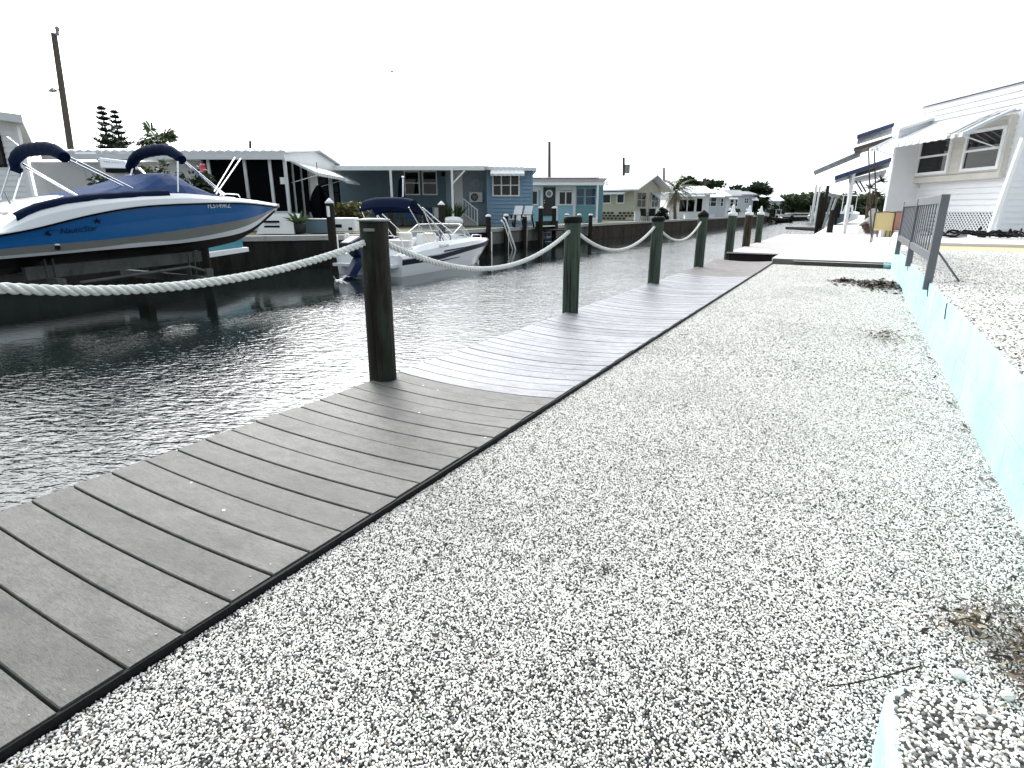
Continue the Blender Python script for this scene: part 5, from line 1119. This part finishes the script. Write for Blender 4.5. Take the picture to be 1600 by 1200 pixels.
for dy in (0,.5): mb.bar((a[0],a[1]+dy,a[2]),(b[0],a[1]+dy+.2,WATER-.2),.05)
part('side_rail',mb,HULLB,t); mb=MB()
for k in range(4): z=a[2]-.15-.25*k; mb.box(-14.3,-14.15,a[1]+.0+.06*k,a[1]+.55+.06*k,z-.03,z)
part('tread',mb,ALU,t)
# small yard things on the far bank
def crate(label,u,v0,v1,w,f,mat,name='storage_bin',cat='bin'):
    a=atf(u-w/2,v1,f); b=atf(u+w/2,v0,f); t=thing(name,label,cat,(a[0],f,BANK),lot=True); mb=MB(); zb=BANK-.02; H=b[2]-a[2]; mb.box(a[0],b[0],f,f+.6,zb,zb+H); part('bin',mb,mat,t,bevel=.03); mb=MB(); mb.box(a[0]-.04,b[0]+.04,f-.04,f+.64,zb+H,zb+H+.06); part('lid',mb,mat,t)
crate('pale translucent bin beside the cream house chairs',997,332,346,10,50,ALU); crate('white low box on the bank right of the palm',1075,338,345,10,62,WHITE); crate('white box on the bank near the pale porch',1112,338,344,9,70,WHITE); crate('white low bench box at the far bank',1163,336,343,14,82,WHITE)
patio_chair('black lounge chair beside the cream house gable',rf_(1008,338,48),48,.4,BLACK,BLACK,'black chairs by the cream house'); patio_chair('black lounge chair nearest the feather palm',rf_(1018,338,48),48,-.3,BLACK,BLACK,'black chairs by the cream house')
crate('small white pedestal on the seawall in front of the aqua house',929,346,353,8,41,WHITE,'power_pedestal','pedestal')
# ---------------------------------------------------------------- right bank: white house, fence, chairs
PAD=TZ+.07
h=thing('white_cottage','raised white sided house with two dark windows under a curved awning','house',(14.5,18,PAD),lot=True)
fa,fb,rw=17.05,21.3,13.85
mb=MB(); mb.box(rw,24,fa,fb,PAD-.4,4.42); lap(mb,mps(rw,-1),fa,fb,PAD+.62,4.42,.165,.035); lap(mb,mpf(fa),rw,24,PAD+.1,4.2,.165,.03)
mb.box(rw-.03,rw+.06,fa-.03,fa+.06,PAD,4.4); part('wall',mb,WHITE2,h)
mb=MB(); mb.box(rw-.06,24.2,fa-.28,fb+.1,4.44,4.56); mb.box(rw-.10,24.2,fa-.42,fa-.26,4.36,4.58); part('roof',mb,ALU,h)
mb=MB(); mb.box(rw-.1,rw+.12,fa-.36,fa-.2,3.95,4.5); mb.box(rw-.02,rw+.12,fa-.22,fa-.04,3.9,4.15); part('gutter_end',mb,WHITE,h)
# window bay
bz0,bz1=1.98,3.62
mb=MB(); mb.box(rw-.16,rw,fa+.12,fb-.02,bz0,bz1); lap(mb,mps(rw-.16,-1),fa+.14,fb-.04,bz0+.2,bz1,.19,.03); mb.box(rw-.21,rw-.14,fa+.10,fb,bz0,bz0+.17)
for ff in (fa+.12,fb-.08): mb.box(rw-.2,rw-.14,ff,ff+.1,bz0,bz1)
part('window_bay',mb,M('ivory_bay_siding',(.62,.59,.54),.6,.12,2,(1,1,1),.05),h)
for u0,u1 in ((1508,1561),(1438,1480)):
    p=atr(u1,262 if u1>1500 else 272,rw-.18); q=atr(u0,235,rw-.18); window(h,mps(rw-.17,-1),p[1],q[1],2.22,3.36,1,2,.085,WHITE,gm=GLASS,dep=.07)
awning(h,mps(rw-.10,-1),fa+.15,fb+.25,3.78,3.12,1.32,[aw,awu],sp=.16)
dg=M('green_grey_stripe',(.20,.24,.23),.5,.1,5); mb=MB(); prof=[(.0,3.79),(.46,3.60),(.95,3.36),(1.23,3.21),(1.33,3.18),(1.335,3.05)]
for ff in (fa+.32,fa+.62,fb-.3,fb-.02):
    A=mps(rw-.10,-1); mb.grid([[A(ff,d,z+.018) for d,z in prof],[A(ff+.11,d,z+.018) for d,z in prof]],0,False)
part('awning_stripe',mb,dg,h)
mb=MB(); mb.tube([(rw-.2,fa+.25,2.75),(rw-1.38,fa+.35,3.14)],.016,6); part('awning_arm',mb,ALU,h); mb=MB(); mb.tube([(rw-.2,fb-.1,2.75),(rw-1.38,fb+.1,3.14)],.016,6); part('awning_arm',mb,ALU,h)
# lattice skirt
mb=MB(); z0,z1=PAD,PAD+.60; n=30
def clipd(a,sl):
    return
for sl in (1,-1):
    d=.125; x=fa-.7
    while x<fb+.7:
        a0,a1=(x,x+.60) if sl>0 else (x+.60,x); pts=[]
        for s in (0,1): pass
        A0=max(fa,min(fb,a0)); A1=max(fa,min(fb,a1))
        if abs(A0-A1)>.03:
            t0=(A0-a0)/(a1-a0); t1=(A1-a0)/(a1-a0); mb.bar((rw-.03-(.004 if sl>0 else 0),A0,z0+t0*.60),(rw-.03-(.004 if sl>0 else 0),A1,z0+t1*.60),.012,.045,up=(1,0,0)) if False else mb.bar((rw-.03-(.012 if sl>0 else 0),A0,z0+t0*.60),(rw-.03-(.012 if sl>0 else 0),A1,z0+t1*.60),.034,.010,up=(1,0,0))
        x+=d
mb.box(rw-.06,rw-.01,fa,fb,z1-.01,z1+.05); part('lattice_skirt',mb,WHITE,h)
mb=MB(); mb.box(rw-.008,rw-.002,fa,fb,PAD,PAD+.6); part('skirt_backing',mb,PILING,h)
mb=MB(); p=atf(1592,365,fa-.05); mb.box(14.9,15.9,fa-.06,fa-.02,PAD,PAD+2.1); part('door',mb,M('navy_door',(.015,.02,.10),.4,.1,3,bmp=0),h)
mb=MB(); mb.box(14.78,14.9,fa-.09,fa-.03,PAD,PAD+2.2); mb.box(15.1,15.6,fa-.075,fa-.061,PAD+.25,PAD+1.0); part('door_trim',mb,ALU,h)
mb=MB(); a=atf(1599,215,15.6); b=atf(1548,353,15.9); mb.bar(a,(b[0],b[1],PAD),.09,.09); part('leaning_pole',mb,WHITE,h)
# lower wing toward the canal
fw=20.75; rl=rf_(1389,300,fw); zt=zf(205,fw)
mb=MB(); kx=29/fw; mb.prism([(rl,fw,.06),(rw+1,fw,.06),(rw*kx+1,29,.06),(rl*kx+.15,29,.06)],(0,0,zt-.06)); lap(mb,mpf(fw),rl,rw,.95,zt,.23,.018); mb.box(rl-.05,rl+.06,fw-.04,fw+.06,.1,zt); part('wing_wall',mb,WHITE2,h)
mb=MB(); mb.box(rl-.012,rw,fw-.014,fw,.06,.94); part('wing_skirt',mb,M('straw_panel',(.60,.50,.28),.7,.1,4),h)
mb=MB(); mb.hexa([(rl-.12,fw-.15,zt),(rw,fw-.15,zt+.32),(rw*kx,29,zt+.32),(rl*kx,29,zt),(rl-.12,fw-.15,zt+.08),(rw,fw-.15,zt+.40),(rw*kx,29,zt+.40),(rl*kx,29,zt+.08)]); mb.prism([(rl,fw-.01,zt),(rw,fw-.01,zt),(rw,fw-.01,zt+.31)],(0,.1,0)); part('wing_roof',mb,WHITE,h)
mb=MB(); mb.tube([at_ for at_ in (atf(1432,288,fw-.1),atf(1438,296,fw-.1),atf(1441,312,fw-.1))],.025,6); part('conduit',mb,ALU,h)
# canopies beyond the wing
def canopy(label,pts_u,f0,f1,edge,mats,posts=(),name='canopy',th=.10):
    (u0,v0),(u1,v1)=pts_u; a=atf(u0,v0,f0); b=atf(u1,v1,f0); t=thing(name,label,'canopy',(a[0],f0,.1),lot=True)
    mb=MB(); mb.hexa([(a[0],f0,a[2]-th),(b[0],f0,b[2]-th),(b[0]*f1/f0,f1,b[2]-th),(a[0]*f1/f0,f1,a[2]-th),(a[0],f0,a[2]),(b[0],f0,b[2]),(b[0]*f1/f0,f1,b[2]),(a[0]*f1/f0,f1,a[2])]); part('roof_sheet',mb,mats[0],t)
    mb=MB(); mb.hexa([(a[0]-.05,f0-.06,a[2]-th-.05),(b[0],f0-.06,b[2]-th-.05),(b[0],f0-.002,b[2]-th-.05),(a[0]-.05,f0-.002,a[2]-th-.05),(a[0]-.05,f0-.06,a[2]+.03),(b[0],f0-.06,b[2]+.03),(b[0],f0-.002,b[2]+.03),(a[0]-.05,f0-.002,a[2]+.03)]); part('edge',mb,mats[1],t)
    for u,v,w,m in posts: p=atf(u,v,f0+.3); mb=MB(); z1=b[2] if u>u1 else a[2]+(b[2]-a[2])*(p[0]-a[0])/(b[0]-a[0]); mb.box(p[0]-w,p[0]+w,f0+.3-w,f0+.3+w,.1,z1-th); part('post',mb,m,t)
    return t
canopy('blue edged sloping porch roof on white posts beyond the white house',((1306,276),(1392,247)),27.0,31,0,(SOFFIT,NAVYR),((1325.5,320,.065,WHITE),))
canopy('white inner porch ceiling behind the blue edged roof',((1328,281),(1384,266)),28.5,32,0,(CEIL,ALU),(),'porch_ceiling')
canopy('thin pale awning sheet jutting out over the patio',((1273,268),(1345,236)),24.5,26.5,0,(SOFFIT,GALV),(),'awning_sheet',.04)
canopy('short awning with a dark underside beside the white wing',((1336,232),(1393,214)),23.5,25.5,0,(BRONZE,BRONZE),(),'awning_sheet',.06)
canopy('upper white awning with a navy edge beside the white wing',((1341,212),(1396,193)),24.0,26.5,0,(CEIL,NAVYR),(),'awning_sheet',.07)
t=thing('awning_strut','dark pair of thin struts holding the awning beside the wing','strut',atf(1366,330,23.4)[:2]+(.1,),lot=True)
mb=MB()
for u in (1357,1366): 
    p=atf(u,231,23.4); q=atf(u+9,345,23.4); mb.bar((q[0],23.4,.1),(p[0],23.4,p[2]),.035)
for v in (265,300): p=atf(1357+8*(v-231)/114,v,23.4); q=atf(1366+8*(v-231)/114,v-4,23.4); mb.bar(p,q,.03)
part('strut',mb,BRONZE,t)
mb=MB()
for u0,v0,u1,v1 in ((1337,283,1347,300),(1343,283,1353,300)): mb.bar(atf(u0,v0,28.3),atf(u1,v1,28.3),.05)
o=part('brace',mb,BRONZE,t)
# dark spiky plant under the porch roof
t=thing('yucca_plant','tall dark spiky plant under the blue edged porch roof','plant',atf(1357,345,30)[:2]+(.1,),lot=True)
c=atf(1357,345,30); mb=MB()
for k,(dx,z) in enumerate(((0,1.2),(.25,1.75),(-.2,2.1),(.1,.7),(.3,2.4))):
    for i in range(40):
        a=R.uniform(0,6.28); e=R.uniform(-.5,1.4); d=Vector((math.cos(a)*math.cos(e),math.sin(a)*math.cos(e),math.sin(e))); p=Vector((c[0]+dx,30,.1+z)); s=d.orthogonal().normalized()*.035; l=R.uniform(.35,.7); mb.add([p-s,p+s,p+d*l],[(0,1,2)])
part('leaves',mb,LEAFD,t); mb=MB()
for dx in (0,.25,-.2): mb.tube([(c[0]+dx*.4,30,.0),(c[0]+dx,30,2.0)],[.09,.06],8)
part('stem',mb,BARK,t)
# sling chairs
def sling(label,u,f,mat,yaw):
    t=thing('sling_chair',label,'chair',(rf_(u,362,f),f,.10),lot=True,yaw=yaw,group='sling chairs by the white wing',frame='own')
    # the back faces the camera; local -y is the back
    mb=MB(); g=[]
    for i in range(11):
        s=i/10; 
        if s<.5: y=-.34+.20*s; z=.93-.98*s
        else: y=-.24+.95*(s-.5); z=.44-.06*math.sin((s-.5)*6)
        g.append([(-.25+.5*j/6,y,z+ (.02*(1-(j/3-1)**2) if i==0 else 0)) for j in range(7)])
    mb.grid(g); part('sling',mb,mat,t)
    mb=MB()
    for s in (-.27,.27):
        mb.tube([(s,-.36,.94),(s,-.31,.66),(s,-.25,.45),(s,0,.39),(s,.24,.42)],.02,6)
        mb.tube([(s,-.40,0),(s,-.28,.40),(s,-.30,.60),(s,-.18,.645),(s,.15,.63),(s,.27,.56),(s,.26,.40),(s,.33,.0)],.015,6)
    mb.tube([(-.27,-.36,.94),(0,-.37,.965),(.27,-.36,.94)],.015,6); part('frame',mb,BRONZE,t); return t
sling('tan sling chair by the corner of the white wing',1379,19.2,TANM,-.6); sling('dusty pink sling chair right of the tan one',1403,19.3,PINKM,-.75)
mb=MB(); a=atf(1389,384,18.0); mb.box(a[0],a[0]+.62,18,18.5,.1,.30); mb.box(a[0]+.25,a[0]+.55,17.98,18.0,.14,.26,1); solo('concrete_planter','small pale concrete block in front of the sling chairs','block',[mb][0],[SLABC,GALV],kind=None) if False else None
t=thing('concrete_block','small pale concrete block with a dark slot before the sling chairs','block',(a[0],18,.1),lot=True); m2=MB(); m2.box(a[0],a[0]+.62,18,18.5,.1,.30); part('block',m2,SLABC,t,bevel=.01); m2=MB(); m2.box(a[0]+.25,a[0]+.55,17.985,18.01,.15,.25); part('slot',m2,BLACK,t)
# fence panel on the terrace edge
t=thing('fence','two grey slatted metal fence panels on the aqua wall','fence',(.75,7.07,.4)); fx=lambda y:.735+.002*(y-7)
ZT,ZB=1.235,.60; Y3=(7.07,9.62,12.2)
for i,y in enumerate(Y3):
    mb=MB(); mb.box(fx(y)-.035,fx(y)+.035,y-.035,y+.035,.33 if i==0 else .36,ZT); part('post',mb,FENCEG,t,bevel=.004)
for a,b in zip(Y3,Y3[1:]):
    for z0,z1,nm in ((ZT-.085,ZT-.002,'rail'),(ZB,ZB+.085,'rail')): mb=MB(); mb.box(fx(a)-.022,fx(a)+.022,a+.037,b-.037,z0,z1); part(nm,mb,FENCEG,t,bevel=.003)
    mb=MB(); n=10
    for k in range(n): y=a+.12+(b-a-.24)*k/(n-1); mb.box(fx(y)-.006,fx(y)+.006,y-.045,y+.045,ZB+.085,ZT-.086)
    part('slat',mb,FENCEG,t)
mb=MB(); mb.bar((.77,7.09,.70),(1.0,7.2,TZ+.01),.014); part('brace',mb,FENCEG,t)
# dark hose heap and pavers on the pad
t=thing('hose_heap','heap of tangled black hoses and branches on the white pad','hose heap',W(*atf(1560,365,14.4)[:2])[:2]+(PAD,),frame='auto'); mb=MB()
c=W(*atf(1562,366,14.3)); 
for k in range(16):
    P=[]; a=R.uniform(0,6.28); x,y=c[0]+R.uniform(-.45,.9),c[1]+R.uniform(-.35,.35)
    for i in range(16): a+=R.uniform(-.8,.8); x+=.10*math.cos(a)*1.5; y+=.07*math.sin(a); P.append((x,y,PAD+.03+abs(R.gauss(.06,.07))*(1-abs(i-8)/10)))
    mb.tube(P,R.uniform(.014,.028),6)
part('hose',mb,BLACK,t)
t=thing('paver_stack','low grey paver slab beside the hose heap','paver',W(*atf(1495,368,14.6)[:2])[:2]+(PAD,)); p=W(*atf(1484,371,14.6)); q=W(*atf(1512,368,14.6)); mb=MB(); mb.prism([(p[0],p[1],PAD),(q[0],q[1],PAD),(q[0]-.2,q[1]+.5,PAD),(p[0]-.2,p[1]+.5,PAD)],(0,0,.07)); part('slab',mb,CONC,t,bevel=.01)
# ---------------------------------------------------------------- far right dock: lifts, boats, pilings
def farboat(label,u,vw,f,L,mat,yaw,name='moored_boat',cab=True,zoff=0):
    p=atf(u,vw,f); t=thing(name,label,'boat',(p[0],f,WATER+zoff),lot=True,yaw=yaw,frame='own'); mb=MB(); S_=[]
    for i in range(13):
        s=i/12; w=L*.17*(1-max(0,(s-.55)/.45)**2.3); z=.62+.22*s*s; S_.append([(-w,L*s,z),(-w*.9,L*s,.2+.25*s**3),(0,L*s,-.15+.7*s**5),(w*.9,L*s,.2+.25*s**3),(w,L*s,z)])
    mb.grid(S_); mb.grid([[r[0],r[4]] for r in S_]); mb.add(S_[0],[(0,1,2,3,4)]); part('hull',mb,mat,t)
    if cab:
        mb=MB(); mb.hexa([(-L*.08,L*.35,.6),(L*.08,L*.35,.6),(L*.08,L*.55,.6),(-L*.08,L*.55,.6),(-L*.06,L*.38,1.3),(L*.06,L*.38,1.3),(L*.06,L*.48,1.3),(-L*.06,L*.48,1.3)]); part('console',mb,HULLW,t)
        mb=MB(); mb.box(-L*.13,L*.13,L*.25,L*.6,2.05,2.1); 
        for x in (-L*.1,L*.1):
            for y in (.3,.55): mb.bar((x,L*y,.6),(x,L*y,2.06),.05)
        part('t_top',mb,HULLW,t)
    mb=MB(); mb.box(-.2,.2,-.35,.0,.35,1.1); mb.box(-.08,.08,-.25,-.1,-.3,.35); part('outboard',mb,BLACK,t); return t
farboat('grey hulled boat on the slanted lift at the right dock',1306,345,44,5.2,M('slate_hull',(.10,.14,.17),.4,.1,2,spec=.2),-YAW,zoff=1.0,cab=False)
farboat('white boat with a top parked behind the grey hulled one',1322,348,49,5.0,HULLW,-YAW,zoff=1.0)
farboat('white skiff at the end of the canal left of the lift',1268,338,95,3.6,HULLW,-YAW,zoff=.5)
farboat('low dark hulled boat moored at the end of the canal',1236,340,100,4.2,PILING,-YAW+.9,cab=False)
farboat('small white boat moored beside the last far house',1214,338,105,4,HULLW,-YAW)
t=thing('far_dock','low white topped docks crossing the end of the canal','dock',(rf_(1225,340,118),118,WATER),lot=True); a=rf_(1188,340,118); b=rf_(1275,340,118); mb=MB(); mb.box(a,b,118,120,.0,.25); mb.box(rf_(1232,340,128),rf_(1278,340,128),128,130,.5,.75); part('deck',mb,SLABC,t); mb=MB(); mb.box(a,b,118.05,119.8,-.6,-.02); part('fascia',mb,PILING,t)
for u,v0,f_,w,m,l in ((1276,288,90,.18,PVC,'left of the two slender white lift poles'),(1281.5,291,92,.17,PVC,'right of the two slender white lift poles')):
    p=atf(u,v0,f_); mb=MB(); mb.lathe((0,0,0),[(w,0),(w*.9,p[2]-WATER+.5)],10); o=solo('lift_pole',l,'lift pole',mb,m,W(p[0],f_,WATER-.5))
t=thing('slanted_lift','aluminium boat lift with two slanted tracks on dark pilings','boat lift',atf(1300,350,40)[:2]+(WATER,),lot=True)
mb=MB(); mb.bar(atf(1292,352,40),atf(1308,307,40),.10,.12); mb.bar(atf(1284,362,39),atf(1301,308,39),.10,.12); mb.bar(atf(1294,304,40),atf(1311,307,40),.2,.2); part('track',mb,GALV,t)
for u,v in ((1283,306),(1288,308),(1294,290),(1279,350)): p=atf(u,v,39.5); mb=MB(); mb.lathe((p[0],39.5,-1.8),[(.11,0),(.10,1.8+p[2])],10); part('pile',mb,PILING,t)
mb=MB(); mb.box(rf_(1283,350,39),rf_(1312,350,39),38.6,44,-.2,-.02); part('cradle',mb,PILING,t)
p=atf(1296,362,28.5); mb=MB(); mb.lathe((0,0,0),[(.14,0),(.12,1.3),(.05,1.34)],12); solo('dock_bollard','short dark piling at the edge of the sunlit slab','piling',mb,PILING,W(p[0],28.5,-.2))
t=thing('lumber_pile','brown boards stacked at the corner of the far patio','boards',atf(1352,352,27)[:2]+(.1,),lot=True); mb=MB()
for k in range(6): x=rf_(1346,350,27)+R.uniform(-.05,.05); mb.bar((x,26.5+.1*k,.16+.06*k),(x+.75+R.uniform(-.1,.1),27.4+.1*k,.18+.10*k),.16,.04)
part('board',mb,BARK,t)
mb=MB(); c=atf(1362,340,27.6); mb.ell((c[0],27.6,.55),(.3,.25,.3)); mb.ell((c[0]+.05,27.6,1.0),(.2,.2,.22)); mb.box(c[0]-.32,c[0]+.35,27.4,27.9,.1,.32); solo('garden_ornament','pale rounded garden ornament beside the board stack','ornament',MB().add([W(*v) for v in mb.v],mb.f),SLABC)
# ---------------------------------------------------------------- litter on the ground, and a bird
def litter(name,label,c,rx,ry,n,z,sz,mats,rot=0,elong=1.6,zh=.03):
    mb=MB()
    for _ in range(n):
        a=R.uniform(0,6.28); q=abs(R.gauss(0,.45)); x=rx*q*math.cos(a); y=ry*q*math.sin(a); p=Vector((c[0]+x*math.cos(rot)-y*math.sin(rot),c[1]+x*math.sin(rot)+y*math.cos(rot),z+.008+abs(R.gauss(0,zh))*max(0,1-q)))
        d=Vector((R.gauss(0,1),R.gauss(0,1),R.gauss(0,.25))).normalized(); e=d.cross(Vector((R.gauss(0,.4),R.gauss(0,.4),1))).normalized(); s=sz*R.uniform(.5,1.5); mb.add([p-d*s*elong/2,p+e*s*.3+Vector((0,0,s*.2)),p+d*s*elong/2,p-e*s*.3],[(0,1,2,3)],R.randrange(len(mats)))
    o=part(name,mb,mats); o['kind']='stuff'; o['label']=label; return o
c=at(1375,448,Z=GZ); litter('leaf_litter','dark wet leaves drifted against the far end of the aqua wall',c,.55,.95,900,GZ+.004,.045,[DRYLEAF],0.25,1.5)
c=at(1318,441,Z=GZ); litter('leaf_litter','small patch of dark leaves left of the larger drift',c,.25,.30,220,GZ+.004,.04,[DRYLEAF])
c=at(1592,1010,Z=GZ); litter('leaf_litter','brown leaves and straw gathered at the foot of the wall beside the step',(c[0]+.06,c[1]-.08),.15,.36,1700,GZ+.009,.012,[DRYLEAF,DRYLEAF,DRYLEAF,DRYPALE],0,2.4,.016)
c=at(1520,985,Z=GZ); litter('leaf_litter','scattered straw and twigs on the pebbles above the step',c,.14,.18,160,GZ+.008,.010,[DRYLEAF,DRYPALE],0,3)
c=at(1385,530,Z=GZ); litter('leaf_litter','thin tan straw patch on the pebbles near the wall',c,.4,.6,150,GZ+.006,.022,[DRYPALE,DRYLEAF],0,2)
mb=MB()
for i in range(60):
    s=R.random(); y=2.2+s*9; p=(wx(y)-.02-abs(R.gauss(0,.03)),y,GZ+.012); d=Vector((R.gauss(0,.4),R.gauss(0,1),R.gauss(0,.1))).normalized()*R.uniform(.012,.03); e=Vector((.008,0,.003)); mb.add([Vector(p)-d,Vector(p)+e,Vector(p)+d,Vector(p)-e],[(0,1,2,3)])
o=part('wall_foot_leaves',mb,DRYLEAF); o['kind']='stuff'; o['label']='leaf bits along the foot of the aqua wall'
for u,v,r,l in ((1497,1053,.013,'round white shell lying on the pebbles beside the step'),(1574,1087,.012,'oval white shell among the brown leaves')):
    c=at(u,v,Z=GZ+.012); mb=MB(); mb.ell((0,0,0),(r*1.25,r,r*.95)); solo('shell',l,'shell',mb,M('shell_white',(.72,.72,.68),.5,.08,60,bmp=.1),c)
P=[at(1292,1073,Z=GZ+.012),at(1330,1068,Z=GZ+.016),at(1385,1056,Z=GZ+.02),at(1440,1040,Z=GZ+.018)]; mb=MB(); mb.tube(P,.0018,6); solo('twig','thin grey twig lying across the pebbles beside the step end','twig',mb,PILING)
mb=MB(); c=at(1600,1000,Z=GZ+.02)
for k in range(7):
    a=R.uniform(0,6); rr=R.uniform(.03,.07); mb.tube([(c[0]+.05+rr*math.cos(a+i*.5),c[1]+.01*k-.03+rr*.8*math.sin(a+i*.5),GZ+.02+.006*k+.012*math.sin(i*.9+k)) for i in range(11)],.004,6)
solo('black_cable','coil of thin black cable at the foot of the wall','cable',mb,BLACK)
for u,v,l in ((945,892,'reddish brown leaf scrap on the pebbles near the photo centre'),(680,995,'curled brown leaf lying on the near pebbles')):
    c=at(u,v,Z=GZ+.012); mb=MB(); mb.add([(-.012,0,0),(0,.008,.006),(.014,0,.002),(0,-.008,.004)],[(0,1,2,3)]); mb.add([(-.004,.006,.004),(.006,.014,.008),(.01,.004,.004)],[(0,1,2)]); solo('leaf',l,'leaf',mb,DRYLEAF,c)
p=at(612,112,Y=60); mb=MB(); mb.ell((0,0,0),(.10,.32,.09)); 
for s in (1,-1): mb.add([(0,.12,.03),(s*.45,.16,.16),(s*.85,-.02,.08),(s*.4,-.12,.10),(0,-.1,.02)],[(0,1,2,3,4)])
mb.add([(-.06,-.28,0),(.06,-.28,0),(.12,-.5,0),(-.12,-.5,0)],[(0,1,2,3)]); solo('bird','small gull flying high over the blue grey house','bird',mb,M('gull_grey',(.3,.3,.32),.7),p)
